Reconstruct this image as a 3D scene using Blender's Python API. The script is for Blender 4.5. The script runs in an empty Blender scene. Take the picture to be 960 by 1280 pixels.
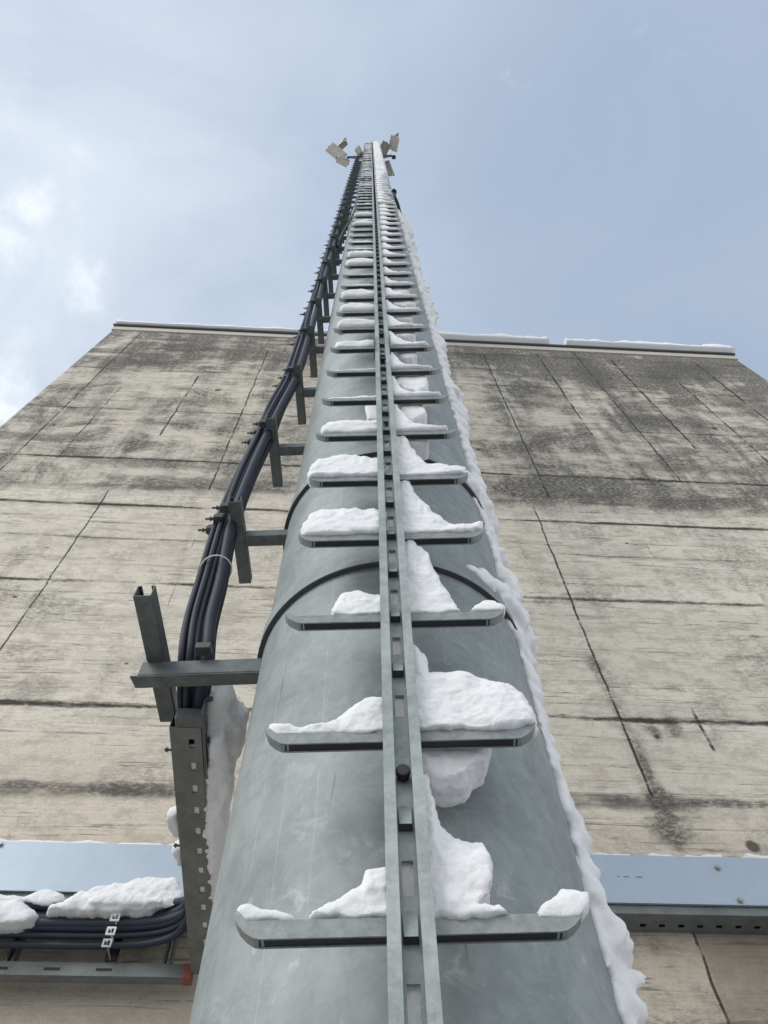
import bpy, math, random
from mathutils import Vector, Matrix, noise
R = math.radians
scene = bpy.context.scene
COL = scene.collection
EYE = 1.6                                   # camera height above the ground; heights below are given above the eye

# ------------------------------------------------------------------ camera
cam_d = bpy.data.cameras.new('camera'); cam = bpy.data.objects.new('camera', cam_d); COL.objects.link(cam)
cam_d.sensor_fit = 'VERTICAL'; cam_d.sensor_height = 36; cam_d.lens = 961 / 1280 * 36
cam_d.clip_start = 0.05; cam_d.clip_end = 2000
Mr = Matrix(((0.99942936, 0.03377793, 0.0), (0.02992276, -0.88536155, -0.46393917), (-0.01567091, 0.46367443, -0.88586706)))
cam.matrix_world = Matrix.Translation((0, 0, EYE)) @ Mr.to_4x4()
scene.camera = cam

# ------------------------------------------------------------------ exposure
vs = scene.view_settings
vs.view_transform = 'Standard'; vs.look = 'None'; vs.gamma = 1; vs.use_curve_mapping = False
vs.exposure = 0.50

# ------------------------------------------------------------------ node helper
class NT:
    def __init__(s, tree): s.t = tree; s.n = tree.nodes; s.l = tree.links
    def new(s, k): return s.n.new(k)
    def put(s, sock, v):
        if hasattr(v, 'is_output'): s.l.new(v, sock)
        elif v is not None: sock.default_value = v
    def m(s, op, a, b=None, c=None, clamp=False):
        n = s.new('ShaderNodeMath'); n.operation = op; n.use_clamp = clamp
        s.put(n.inputs[0], a); s.put(n.inputs[1], b); s.put(n.inputs[2], c); return n.outputs[0]
    def vm(s, op, a, b=None):
        n = s.new('ShaderNodeVectorMath'); n.operation = op
        s.put(n.inputs[0], a); s.put(n.inputs[1], b)
        return n.outputs['Value'] if op in ('DOT_PRODUCT', 'LENGTH', 'DISTANCE') else n.outputs[0]
    def ss(s, v, a, b, lo=0., hi=1.):
        n = s.new('ShaderNodeMapRange'); n.interpolation_type = 'SMOOTHSTEP'
        s.put(n.inputs[0], v)
        for i, q in enumerate((a, b, lo, hi)): n.inputs[i + 1].default_value = q
        return n.outputs[0]
    def noise(s, vec, scale, detail=4, rough=.55, dist=0., stretch=None):
        if stretch: vec = s.vm('MULTIPLY', vec, stretch)
        n = s.new('ShaderNodeTexNoise'); s.put(n.inputs['Vector'], vec)
        n.inputs['Scale'].default_value = scale; n.inputs['Detail'].default_value = detail
        n.inputs['Roughness'].default_value = rough; n.inputs['Distortion'].default_value = dist
        return n.outputs[0]
    def mix(s, f, a, b, blend='MIX'):
        n = s.new('ShaderNodeMix'); n.data_type = 'RGBA'; n.blend_type = blend
        s.put(n.inputs[0], f); s.put(n.inputs[6], a); s.put(n.inputs[7], b); return n.outputs[2]
    def ramp(s, v, stops):
        n = s.new('ShaderNodeValToRGB'); s.put(n.inputs[0], v); e = n.color_ramp.elements
        e[0].position, e[0].color = stops[0][0], stops[0][1]; e[1].position, e[1].color = stops[-1][0], stops[-1][1]
        for p, c in stops[1:-1]: q = e.new(p); q.color = c
        return n.outputs[0]
    def xyz(s, v): n = s.new('ShaderNodeSeparateXYZ'); s.put(n.inputs[0], v); return n.outputs
    def bump(s, h, strength, dist):
        n = s.new('ShaderNodeBump'); s.put(n.inputs['Height'], h)
        n.inputs['Strength'].default_value = strength; n.inputs['Distance'].default_value = dist; return n.outputs[0]

def c4(r, g, b): return (r, g, b, 1)
def material(name):
    m = bpy.data.materials.new(name); m.use_nodes = True
    t = NT(m.node_tree); b = t.n['Principled BSDF']
    tc = t.new('ShaderNodeTexCoord')
    return m, t, b, tc.outputs['Object']

# ------------------------------------------------------------------ sky and sun
SUN_EL, SUN_AZ = R(38), R(226)              # azimuth clockwise from +Y; the sun stands to the left, a little behind
w = bpy.data.worlds.new('World'); scene.world = w; w.use_nodes = True
t = NT(w.node_tree); bg = t.n['Background']
sky = t.new('ShaderNodeTexSky'); sky.sky_type = 'NISHITA'; sky.sun_disc = False
sky.sun_elevation = SUN_EL; sky.sun_rotation = SUN_AZ; sky.air_density = 1.0; sky.dust_density = 1.5; sky.ozone_density = 1.5
d = t.new('ShaderNodeTexCoord').outputs['Generated']
x, y, z = t.xyz(d)
zz = t.m('MAXIMUM', z, .12)
cp = t.new('ShaderNodeCombineXYZ'); t.put(cp.inputs[0], t.m('DIVIDE', x, zz)); t.put(cp.inputs[1], t.m('DIVIDE', y, zz))
P = cp.outputs[0]
veil = t.noise(P, 2.2, 6, .55, .5, (1., 1.5, 1))
fine = t.noise(P, 7., 5, .55, .4)
left = t.ss(x, -.42, .30, 1., 0.)
v1 = t.m('MULTIPLY', t.m('SUBTRACT', veil, .40), t.m('ADD', t.m('MULTIPLY', left, 1.0), .25))
v1 = t.m('ADD', v1, t.m('MULTIPLY', left, .30))
v1 = t.m('ADD', v1, .23, clamp=True)
c = t.mix(v1, t.mix(.55, sky.outputs[0], c4(3.9, 5.35, 7.5)), c4(8.0, 8.7, 9.6))
puff = None
for (px, py, pz), r_, am in (((-.41, .125, .903), .085, 1.), ((-.385, .085, .918), .07, .8), ((-.345, .182, .921), .075, .9), ((-.45, .28, .85), .13, .9), ((-.34, .05, .935), .13, .55), ((-.40, -.05, .91), .12, .5)):
    dd = t.vm('DISTANCE', d, (px, py, pz))
    q = t.m('MULTIPLY', t.ss(dd, 0, r_, 1., 0.), am)
    puff = q if puff is None else t.m('MAXIMUM', puff, q)
pn = t.noise(P, 9., 9, .62, .15)
puff = t.ss(t.m('ADD', t.m('MULTIPLY', puff, .55), t.m('MULTIPLY', t.m('SUBTRACT', pn, .5), 1.5)), .20, .95)
c = t.mix(t.m('MULTIPLY', puff, .85), c, c4(11.5, 11.7, 12.0))
# bright thin overcast towards the horizon and the sun
hz = t.ss(z, .25, .80, 1., 0.)
c = t.mix(t.m('MULTIPLY', hz, .85), c, c4(13.2, 13.1, 12.7))
t.put(bg.inputs[0], c); bg.inputs[1].default_value = .075

sd = bpy.data.lights.new('sun', 'SUN'); sun = bpy.data.objects.new('sun', sd); COL.objects.link(sun)
sd.energy = 1.05; sd.angle = R(30); sd.color = (1, .955, .89)
sv = Vector((math.sin(SUN_AZ) * math.cos(SUN_EL), math.cos(SUN_AZ) * math.cos(SUN_EL), math.sin(SUN_EL)))
sun.rotation_euler = sv.to_track_quat('Z', 'Y').to_euler()

# ------------------------------------------------------------------ object helpers
WM = {}
def tag(o, label=None, cat=None, group=None, kind=None):
    for k, v in (('label', label), ('category', cat), ('group', group), ('kind', kind)):
        if v: o[k] = v
    return o
def thing(name, label, cat, loc=(0, 0, 0), rz=0, group=None):
    o = bpy.data.objects.new(name, None); COL.objects.link(o); o.empty_display_size = .05
    o.location = loc; o.rotation_euler = (0, 0, rz)
    WM[o] = Matrix.Translation(loc) @ Matrix.Rotation(rz, 4, 'Z')
    return tag(o, label, cat, group)

class MB:
    def __init__(s): s.v = []; s.f = []
    def add(s, vs, fs):
        k = len(s.v); s.v += [Vector(v) for v in vs]; s.f += [tuple(i + k for i in f) for f in fs]; return s
    def box(s, a, b):
        (x0, y0, z0), (x1, y1, z1) = a, b
        return s.add([(x0, y0, z0), (x1, y0, z0), (x1, y1, z0), (x0, y1, z0), (x0, y0, z1), (x1, y0, z1), (x1, y1, z1), (x0, y1, z1)],
                     [(0, 3, 2, 1), (4, 5, 6, 7), (0, 1, 5, 4), (1, 2, 6, 5), (2, 3, 7, 6), (3, 0, 4, 7)])
    def prism(s, poly, axis, a, b):
        n = len(poly)
        def P(p, q): return (p[0], q, p[1]) if axis == 'y' else ((p[0], p[1], q) if axis == 'z' else (q, p[0], p[1]))
        return s.add([P(p, a) for p in poly] + [P(p, b) for p in poly],
                     [tuple(range(n)), tuple(range(2 * n - 1, n - 1, -1))] + [(i, (i + 1) % n, n + (i + 1) % n, n + i) for i in range(n)])
    def loft(s, rings, cap=True, closed=True):
        k = len(rings[0]); vs = [v for r in rings for v in r]; fs = []
        for j in range(len(rings) - 1):
            for i in range(k if closed else k - 1):
                a = j * k + i; b = j * k + (i + 1) % k
                fs.append((a, b, b + k, a + k))
        if cap and closed: fs += [tuple(range(k - 1, -1, -1)), tuple(range((len(rings) - 1) * k, len(rings) * k))]
        return s.add(vs, fs)
    def tube(s, pts, r, n=10):
        pts = [Vector(p) for p in pts]; rings = []; up = None
        for i, p in enumerate(pts):
            dr = (pts[min(i + 1, len(pts) - 1)] - pts[max(i - 1, 0)]).normalized()
            if up is None: up = dr.orthogonal().normalized()
            up = (up - dr * up.dot(dr)).normalized(); q = dr.cross(up)
            rr = r[i] if isinstance(r, (list, tuple)) else r
            rings.append([p + up * (rr * math.cos(2 * math.pi * k / n)) + q * (rr * math.sin(2 * math.pi * k / n)) for k in range(n)])
        return s.loft(rings)
    def cyl(s, p, ax, r, L, n=14):
        p = Vector(p); ax = Vector(ax).normalized(); return s.tube([p, p + ax * L], r, n)
    def build(s, name, mat, parent=None, smooth=False, local=False, bevel=0):
        me = bpy.data.meshes.new(name); vs = s.v
        if parent is not None and not local:
            inv = WM[parent].inverted(); vs = [inv @ v for v in vs]
        me.from_pydata([tuple(v) for v in vs], [], s.f); me.update()
        import bmesh
        bm = bmesh.new(); bm.from_mesh(me); bmesh.ops.recalc_face_normals(bm, faces=bm.faces); bm.to_mesh(me); bm.free()
        if smooth: me.polygons.foreach_set('use_smooth', [True] * len(me.polygons))
        me.materials.append(mat)
        o = bpy.data.objects.new(name, me); COL.objects.link(o)
        WM[o] = Matrix()
        if parent is not None: o.parent = parent; WM[o] = WM.get(parent, Matrix())
        if bevel:
            md = o.modifiers.new('bevel', 'BEVEL'); md.width = bevel; md.segments = 2; md.limit_method = 'ANGLE'; md.angle_limit = R(50)
        return o
def H(h): return h + EYE
def spline(pts, n=10):
    pts = [Vector(p) for p in pts]; out = []
    for i in range(len(pts) - 1):
        p0 = pts[max(i - 1, 0)]; p1 = pts[i]; p2 = pts[i + 1]; p3 = pts[min(i + 2, len(pts) - 1)]
        l = (p2 - p1).length
        m1 = (p2 - p0); m2 = (p3 - p1)
        m1 = m1.normalized() * l if m1.length else m1; m2 = m2.normalized() * l if m2.length else m2
        for k in range(n):
            u = k / n
            out.append(p1 * (2*u**3 - 3*u*u + 1) + m1 * (u**3 - 2*u*u + u) + p2 * (-2*u**3 + 3*u*u) + m2 * (u**3 - u*u))
    return out + [pts[-1]]

# ------------------------------------------------------------------ materials
def galv(name, light, dark, metallic=.55, rough=.5, scale=1., streak=.5, worn=0., rust=0.):
    m, t, b, co = material(name)
    sp = t.new('ShaderNodeTexVoronoi'); t.put(sp.inputs['Vector'], co); sp.inputs['Scale'].default_value = 55 * scale
    spang = t.xyz(sp.outputs['Color'])[0]
    big = t.noise(co, 3.2 * scale, 6, .62)
    med = t.noise(co, 13 * scale, 10, .76, .4)
    st = t.noise(co, 20 * scale, 4, .6, 0, (1, 1, .07))
    f = t.m('ADD', t.m('MULTIPLY', t.ss(big, .3, .7), .40), t.m('MULTIPLY', t.ss(med, .36, .64), .42))
    f = t.m('ADD', f, t.m('MULTIPLY', spang, .16))
    f = t.m('ADD', f, t.m('MULTIPLY', t.m('SUBTRACT', st, .5), streak))
    f = t.m('ADD', f, .05, clamp=True)
    col = t.mix(f, c4(*dark), c4(*light))
    if worn:
        wm = t.m('MULTIPLY', t.ss(t.noise(co, 45 * scale, 6, .7), .55, .72), worn)
        col = t.mix(wm, col, c4(.50, .51, .49))
    if rust:
        rm = t.m('MULTIPLY', t.ss(t.noise(co, 26 * scale, 6, .7, .3), .60, .76), rust)
        col = t.mix(rm, col, c4(.11, .07, .045))
    t.put(b.inputs['Base Color'], col); b.inputs['Metallic'].default_value = metallic
    t.put(b.inputs['Roughness'], t.m('ADD', rough - .08, t.m('MULTIPLY', med, .2)))
    t.put(b.inputs['Normal'], t.bump(med, .12, .004))
    return m

# the mast tube has pale run marks from the zinc bath and small scratches
M_pole = galv('galvanised_mast_steel', (.345, .383, .385), (.175, .206, .21), .22, .6, 1., .22)
def runs(m):
    t = NT(m.node_tree); b = t.n['Principled BSDF']; co = t.new('ShaderNodeTexCoord').outputs['Object']
    base = b.inputs['Base Color'].links[0].from_socket
    x, y, z = t.xyz(co)
    ang = t.m('ARCTAN2', x, t.m('MULTIPLY', y, -1))
    wob = t.m('MULTIPLY', t.m('SUBTRACT', t.noise(co, 5, 3, .5), .5), .03)
    col = base
    for a0, w_, s_, z0, z1 in ((-.60, .006, .26, 1.7, 3.0), (-.40, .008, .15, 1.9, 4.2), (-.77, .009, .18, 2.1, 3.3), (.33, .009, .14, 2.1, 3.2), (-.28, .012, .14, 3.3, 6.0)):
        dd = t.m('ABSOLUTE', t.m('SUBTRACT', t.m('ADD', ang, wob), a0))
        k = t.m('MULTIPLY', t.ss(dd, 0, w_, 1., 0.), t.m('MULTIPLY', t.ss(z, z0, z0 + .3), t.ss(z, z1 - .4, z1, 1., 0.)))
        k = t.m('MULTIPLY', t.m('MULTIPLY', k, s_), t.ss(t.noise(co, 40, 3, .6, 0, (1, 1, .3)), .35, .6))
        col = t.mix(k, col, c4(.60, .63, .63))
    dk = t.m('MULTIPLY', t.ss(t.noise(co, 9, 5, .7, .6, (1, 1, .35)), .60, .75), .30)
    col = t.mix(dk, col, c4(.13, .15, .155))
    lt = t.m('MULTIPLY', t.m('MULTIPLY', t.ss(t.noise(co, 17, 6, .7, .8), .55, .70), t.ss(z, 1.9, 2.5, 1., .25)), .8)
    col = t.mix(lt, col, c4(.56, .58, .56))
    sc = t.m('MULTIPLY', t.ss(t.noise(co, 60, 2, .5, .4, (1, 1, .05)), .71, .76), .5)
    col = t.mix(sc, col, c4(.10, .11, .11))
    t.put(b.inputs['Base Color'], col)
runs(M_pole)
M_rail = galv('galvanised_rail_steel', (.44, .48, .465), (.21, .24, .232), .35, .5, 2.2, .5, .35, .35)
M_rung = galv('galvanised_rung_steel', (.34, .368, .366), (.165, .188, .187), .40, .48, 2.5, .1, .3, .55)
M_brkt = galv('dull_bracket_steel', (.155, .175, .175), (.075, .088, .09), .45, .5, 2.5, .3, .08, .15)
M_tray = galv('cable_tray_steel', (.22, .24, .235), (.12, .135, .135), .45, .5, 2.5, .2, .06, .2)
M_plate = galv('sky_tinted_cover_sheet', (.40, .475, .555), (.35, .42, .495), .35, .38, .8, .1)  # zinc sheet; the blue of the reflected sky is put into its colour
M_dkgalv_and_shade = galv('dark_clamp_steel_and_shade', (.10, .105, .11), (.045, .05, .052), .5, .45, 5, .1)  # also used for the painted shade in the rail catches

def plain(name, col, rough=.5, metallic=0, bump=0, scale=60, var=.25):
    m, t, b, co = material(name)
    n = t.noise(co, scale, 4, .6)
    t.put(b.inputs['Base Color'], t.mix(n, c4(*[c * (1 - var) for c in col]), c4(*[min(1, c * (1 + var)) for c in col])))
    b.inputs['Roughness'].default_value = rough; b.inputs['Metallic'].default_value = metallic
    if bump: t.put(b.inputs['Normal'], t.bump(n, bump, .003))
    return m
M_cable = plain('black_cable_sheath', (.016, .022, .040), .6, 0, .1, 30)
M_cable2 = plain('grey_black_cable_sheath', (.035, .045, .068), .55, 0, .1, 30)
M_rubber_and_shade = plain('black_rubber_and_shade', (.018, .018, .019), .6)  # also used for the painted shade under the ladder rungs
M_tie = plain('white_cable_tie', (.72, .74, .74), .4)
M_red = plain('faded_red_plastic', (.24, .075, .06), .5, 0, 0, 90, .4)
M_bolt = plain('zinc_bolt', (.34, .36, .36), .4, .6, 0, 90, .2)
M_lamp = plain('pale_lamp_housing', (.56, .53, .47), .45, .1, 0, 14, .3)
M_lampd = plain('dark_lamp_housing', (.27, .255, .22), .45, .3, 0, 14, .3)
M_glass = plain('lamp_glass', (.55, .57, .57), .12, .2)
M_flash = plain('roof_edge_metal', (.10, .105, .11), .45, .4, 0, 6, .2)
M_fascia = plain('pale_edge_board', (.52, .49, .43), .8, 0, .2, 20, .2)
M_black_collar = plain('black_collar_ring', (.06, .064, .066), .6)

m, t, b, co = material('snow'); M_snow = m
n1 = t.noise(co, 28, 5, .6); n2 = t.noise(co, 240, 4, .7)
t.put(b.inputs['Base Color'], t.mix(n1, c4(.77, .785, .81), c4(.84, .847, .86)))
b.inputs['Roughness'].default_value = .75; b.inputs['Specular IOR Level'].default_value = .25
b.inputs['Subsurface Weight'].default_value = .35; b.inputs['Subsurface Radius'].default_value = (.03, .033, .038); b.inputs['Subsurface Scale'].default_value = .6
t.put(b.inputs['Normal'], t.bump(t.m('ADD', t.m('MULTIPLY', n1, .6), t.m('MULTIPLY', n2, .4)), .5, .010))

# board-marked concrete. Object space: x along the wall, z height above the ground
m, t, b, co = material('board_marked_concrete'); M_conc = m
x, y, z = t.xyz(co)
wz = t.m('MULTIPLY', t.m('SUBTRACT', t.noise(co, 1.1, 3, .5), .5), .05)
wz2 = t.m('MULTIPLY', t.m('SUBTRACT', t.noise(co, 9, 3, .6), .5), .022)
zw = t.m('ADD', z, t.m('ADD', wz, wz2))
u = t.m('DIVIDE', zw, 12.)
def lineramp(hs, wd):
    st = [(0., c4(0, 0, 0))]
    for h, s_ in hs:
        q = (h + EYE) / 12.; k = wd / 12.
        st += [(q - k, c4(0, 0, 0)), (q, c4(s_, s_, s_)), (q + k, c4(0, 0, 0))]
    return t.ramp(u, st + [(1., c4(0, 0, 0))])
sharp1 = lineramp([(1.32, .4), (1.95, .25), (2.07, .9), (2.53, 1), (2.98, 1), (3.47, 1), (3.70, .4), (3.92, 1), (4.36, 1)], .022)
sharp2 = lineramp([(4.56, 1), (5.05, 1), (5.55, .9), (6.05, .9), (6.62, 1), (7.12, .6), (7.62, .9), (8.12, .8)], .026)
sharp1 = t.m('MAXIMUM', sharp1, lineramp([(1.72, .5), (2.28, .6), (2.75, .55), (3.22, .6), (4.12, .55), (4.80, .6), (5.30, .6), (6.33, .6), (6.85, .6)], .016))
brk = t.noise(co, .9, 5, .65, 0, (1, 1, 5))
rg = t.noise(co, 34, 8, .8, .2, (1, 1, 2.0)); rg2 = t.noise(co, 7, 10, .78, .3, (1, 1, 1.6)); long_ = t.noise(co, 1.6, 10, .75, 0, (1, 1, 3.0))
lines = t.ss(t.m('MULTIPLY', t.m('MAXIMUM', sharp1, sharp2), t.m('ADD', t.ss(long_, .36, .62, .15, 1.0), t.m('MULTIPLY', rg, .9))), .42, .85)
soft1 = lineramp([(2.07, .7), (2.53, .45), (2.98, .5), (3.47, .5), (3.92, .5), (4.34, .6), (4.62, .8)], .085)
soft2 = lineramp([(5.05, .5), (5.55, .4), (6.05, .45), (6.62, .5), (7.12, .4), (7.62, .6), (8.2, .7)], .15)
grit = t.noise(co, 26, 5, .7, .3, (1, 1, 1.6))
patch = t.noise(co, 1.5, 5, .62, .3, (1, 1, 2.2))
softm = t.ss(t.m('MULTIPLY', t.m('MAXIMUM', soft1, soft2), t.m('ADD', t.m('MULTIPLY', t.ss(patch, .35, .62), 1.1), t.m('MULTIPLY', rg, .9))), .36, .95)
# many thin board edges, broken
bd = t.noise(co, 1.0, 3, .6, 0, (.55, 1, 27))
bd2 = t.noise(co, 2.0, 4, .65, .2, (.9, 1, 40))
thin = t.m('MULTIPLY', t.ss(t.m('ABSOLUTE', t.m('SUBTRACT', t.noise(co, 1., 5, .55, 0, (.30, 1, 11)), .51)), .0, .014, 1., 0.), t.ss(t.noise(co, 3.0, 8, .75, 0, (1, 1, 3)), .45, .55))
grain = t.ss(bd2, .35, .65)
# vertical panel joints
def vj(xi, w_, z0, z1, s_):
    wob = t.m('MULTIPLY', t.m('SUBTRACT', t.noise(co, 3.5, 3, .6), .5), .035)
    a = t.ss(t.m('ABSOLUTE', t.m('SUBTRACT', t.m('ADD', x, wob), xi)), w_ * .3, w_, 1., 0.)
    return t.m('MULTIPLY', t.m('MULTIPLY', a, s_), t.m('MULTIPLY', t.ss(z, H(z0) - .03, H(z0) + .03), t.ss(z, H(z1) - .03, H(z1) + .03, 1., 0.)))
VW = .75
vert = None
for a in ((-1.795, .011, 2.0, 4.56, .85), (-1.12, .008, 2.6, 4.56, .5), (1.0, .013, 2.1, 4.56, .95), (1.16, .009, 3.1, 4.56, .45), (.95, .012, -2, 1.6, .7),
          (-2.6, .014, 4.6, 8.4, .8), (-1.16, .013, 4.6, 8.0, .9), (1.14, .014, 4.7, 8.2, .95), (2.19, .018, 5.0, 8.5, .75), (-2.0, .010, 5.0, 7.0, .45), (1.62, .014, 3.9, 5.2, .5), (1.75, .024, 5.9, 8.3, .8), (2.55, .026, 5.7, 8.2, .85), (3.05, .024, 5.2, 7.5, .75), (3.5, .03, 6.2, 8.3, .8), (-1.7, .018, 5.5, 7.0, .75), (-2.3, .016, 5.0, 6.6, .65), (-.85, .014, 5.2, 6.3, .6), (1.35, .018, 2.35, 2.62, .8), (2.6, .014, 2.9, 3.8, .4)):
    q = vj(a[0], a[1] * VW, *a[2:]); vert = q if vert is None else t.m('MAXIMUM', vert, q)
vert = t.ss(t.m('MULTIPLY', vert, t.m('ADD', t.ss(long_, .36, .60, .10, .9), t.m('MULTIPLY', rg, .9))), .40, .95)
vsoft = None
for a in ((1.01, .07, 2.1, 2.95, .7), (-1.14, .06, 2.6, 4.4, .25), (2.19, .12, 5.0, 8.5, .75), (1.14, .10, 4.7, 8.2, .65), (1.75, .12, 5.2, 8.4, .6), (2.85, .16, 5.4, 8.4, .6), (-2.55, .16, 6.2, 8.4, .6), (-1.9, .09, 5.0, 7.4, .45), (1.12, .04, 3.1, 3.9, .3)):
    q = vj(*a); vsoft = q if vsoft is None else t.m('MAXIMUM', vsoft, q)
# weather staining: strong on the upper lift, streaked downwards, broken into patches
upper = t.ss(zw, H(4.44), H(4.66))
high = t.ss(z, H(6.6), H(8.5))
stre = t.noise(co, 4.2, 9, .72, .25, (1, 1, .13))
blot = t.noise(co, 1.3, 12, .76, .5, (1, 1, 1.5))
hs = t.noise(co, 2.6, 9, .74, .15, (.6, 1, 4))
st = t.m('ADD', t.m('MULTIPLY', stre, .34), t.m('ADD', t.m('MULTIPLY', blot, .62), t.m('MULTIPLY', hs, .16)))
right = t.ss(x, .6, 2.2)
st = t.m('ADD', st, t.m('ADD', t.m('MULTIPLY', high, .06), t.m('MULTIPLY', right, .035)))
stain = t.m('MULTIPLY', t.m('ADD', t.m('MULTIPLY', t.ss(st, .515, .585), .45), t.m('MULTIPLY', t.ss(st, .56, .64), .55)), upper)
stain_g = t.m('MULTIPLY', stain, t.ss(rg, .38, .57, .38, 1.))
haze_u = t.m('MULTIPLY', upper, .14)
low = t.m('MULTIPLY', t.ss(st, .565, .66), t.m('SUBTRACT', .95, t.m('MULTIPLY', upper, .95)))
low = t.m('MULTIPLY', low, t.ss(rg, .38, .60))
def spot(xi, h, rx, rz, s_):
    a = t.m('DIVIDE', t.m('SUBTRACT', x, xi), rx); c_ = t.m('DIVIDE', t.m('SUBTRACT', z, H(h)), rz)
    dd = t.m('SQRT', t.m('ADD', t.m('MULTIPLY', a, a), t.m('MULTIPLY', c_, c_)))
    dd = t.m('ADD', dd, t.m('MULTIPLY', t.m('SUBTRACT', t.noise(co, 11, 5, .75), .5), 1.8))
    return t.m('MULTIPLY', t.ss(dd, .35, 1.05, 1., 0.), s_)
sp = None
for a in ((1.03, 2.09, .085, .10, 1.), (1.02, 1.96, .10, .12, .95), (1.25, 2.08, .30, .028, .9), (.87, 2.09, .13, .030, .8), (1.02, 2.25, .028, .16, .8), (-.98, 2.08, .42, .045, .9), (-1.4, 2.09, .3, .03, .8),
          (1.13, 2.45, .03, .07, .8), (2.0, 5.06, .12, .07, .9), (-1.0, 3.47, .06, .02, .8), (1.93, 4.98, .3, .03, .7), (-1.55, 2.6, .15, .12, .5), (.98, 2.9, .05, .10, .5), (1.22, 2.5, .05, .10, .7), (3.35, 8.0, .5, .3, 1.), (2.2, 7.6, .25, .7, .8), (1.2, 8.1, .5, .2, .8), (-2.0, 7.9, .5, .25, 1.), (-2.2, 7.4, .5, .35, .9), (-1.5, 7.7, .35, .25, .7), (3.1, 7.7, .55, .45, .9), (3.5, 6.9, .35, .5, .8), (2.5, 6.3, .5, .3, .75), (1.5, 6.9, .3, .5, .6), (-1.6, 6.3, .6, .15, .6), (1.3, 5.9, .3, .3, .5), (2.4, 5.3, .8, .12, .7), (-1.6, 5.0, .7, .12, .75), (-2.6, 5.4, .6, .1, .7), (-1.2, 4.72, .9, .10, .8), (1.9, 4.72, 1.2, .10, .85)):
    q = spot(*a); sp = q if sp is None else t.m('MAXIMUM', sp, q)
spots = t.m('MULTIPLY', sp, t.ss(rg, .36, .56, .30, 1.))
holes = None
for xi, h, r_ in ((-.79, 1.935, .028), (1.30, 1.885, .030), (-1.45, 6.62, .035), (1.13, 2.43, .012), (-.55, 4.0, .01), (1.5, 4.1, .012), (2.3, 2.9, .012), (-1.2, 2.8, .008), (1.9, 5.07, .04), (-1.9, 3.3, .012), (.75, 5.5, .025), (2.9, 6.2, .03)):
    a = t.m('SUBTRACT', x, xi); c_ = t.m('SUBTRACT', z, H(h))
    dd = t.m('ADD', t.m('SQRT', t.m('ADD', t.m('MULTIPLY', a, a), t.m('MULTIPLY', c_, c_))), t.m('MULTIPLY', t.m('SUBTRACT', grit, .5), .012))
    q = t.ss(dd, r_ * .6, r_, 1., 0.); holes = q if holes is None else t.m('MAXIMUM', holes, q)
pits = t.m('MULTIPLY', t.ss(t.noise(co, 46, 3, .6, .2, (1, 1, 1.8)), .69, .73), t.ss(t.noise(co, 3, 3, .6), .44, .62))
warm = t.noise(co, .7, 4, .6)
basec = t.mix(warm, c4(.77, .70, .585), c4(.77, .735, .655))
basec = t.mix(t.ss(z, H(1.4), H(2.6), .55, 0.), basec, c4(.53, .43, .315))
basec = t.mix(t.m('MULTIPLY', t.ss(rg2, .45, .60), .55), basec, c4(.41, .37, .305))
bz = t.m('FLOOR', t.m('DIVIDE', z, .118)); bxs = t.m('FLOOR', t.m('ADD', t.m('DIVIDE', x, 2.1), t.m('MULTIPLY', bz, .37)))
wn = t.new('ShaderNodeTexWhiteNoise'); cx_ = t.new('ShaderNodeCombineXYZ'); t.put(cx_.inputs[0], bxs); t.put(cx_.inputs[1], bz); t.put(wn.inputs['Vector'], cx_.outputs[0])
basec = t.mix(t.m('MULTIPLY', t.xyz(wn.outputs['Color'])[0], .22), basec, c4(.40, .37, .32))
bf = t.m('FRACT', t.m('DIVIDE', t.m('ADD', z, t.m('MULTIPLY', wz2, .35)), .118))
bedge = t.m('MULTIPLY', t.ss(bf, 0, .07, 1., 0.), t.ss(t.noise(co, 2.6, 8, .75, 0, (1, 1, 6)), .50, .60))
basec = t.mix(t.m('MULTIPLY', bedge, .8), basec, c4(.20, .18, .15))
basec = t.mix(t.m('MULTIPLY', t.m('MULTIPLY', grain, t.ss(rg, .4, .6)), .30), basec, c4(.36, .33, .28))
fg = t.noise(co, 110, 3, .65)
basec = t.mix(t.m('MULTIPLY', t.ss(fg, .45, .75), .30), basec, c4(.27, .25, .22))
col = t.mix(haze_u, basec, c4(.27, .255, .23))
col = t.mix(t.m('MULTIPLY', low, .75), col, c4(.16, .15, .135))
col = t.mix(t.m('MULTIPLY', stain_g, .94), col, c4(.042, .041, .040))
col = t.mix(t.m('MULTIPLY', softm, .8), col, c4(.10, .096, .088))
col = t.mix(t.m('MULTIPLY', t.m('MULTIPLY', vsoft, t.ss(rg, .38, .58, .1, 1.)), t.m('MULTIPLY', t.ss(stre, .42, .58), .8)), col, c4(.10, .095, .088))
col = t.mix(t.m('MULTIPLY', spots, .92), col, c4(.08, .076, .07))
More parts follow.
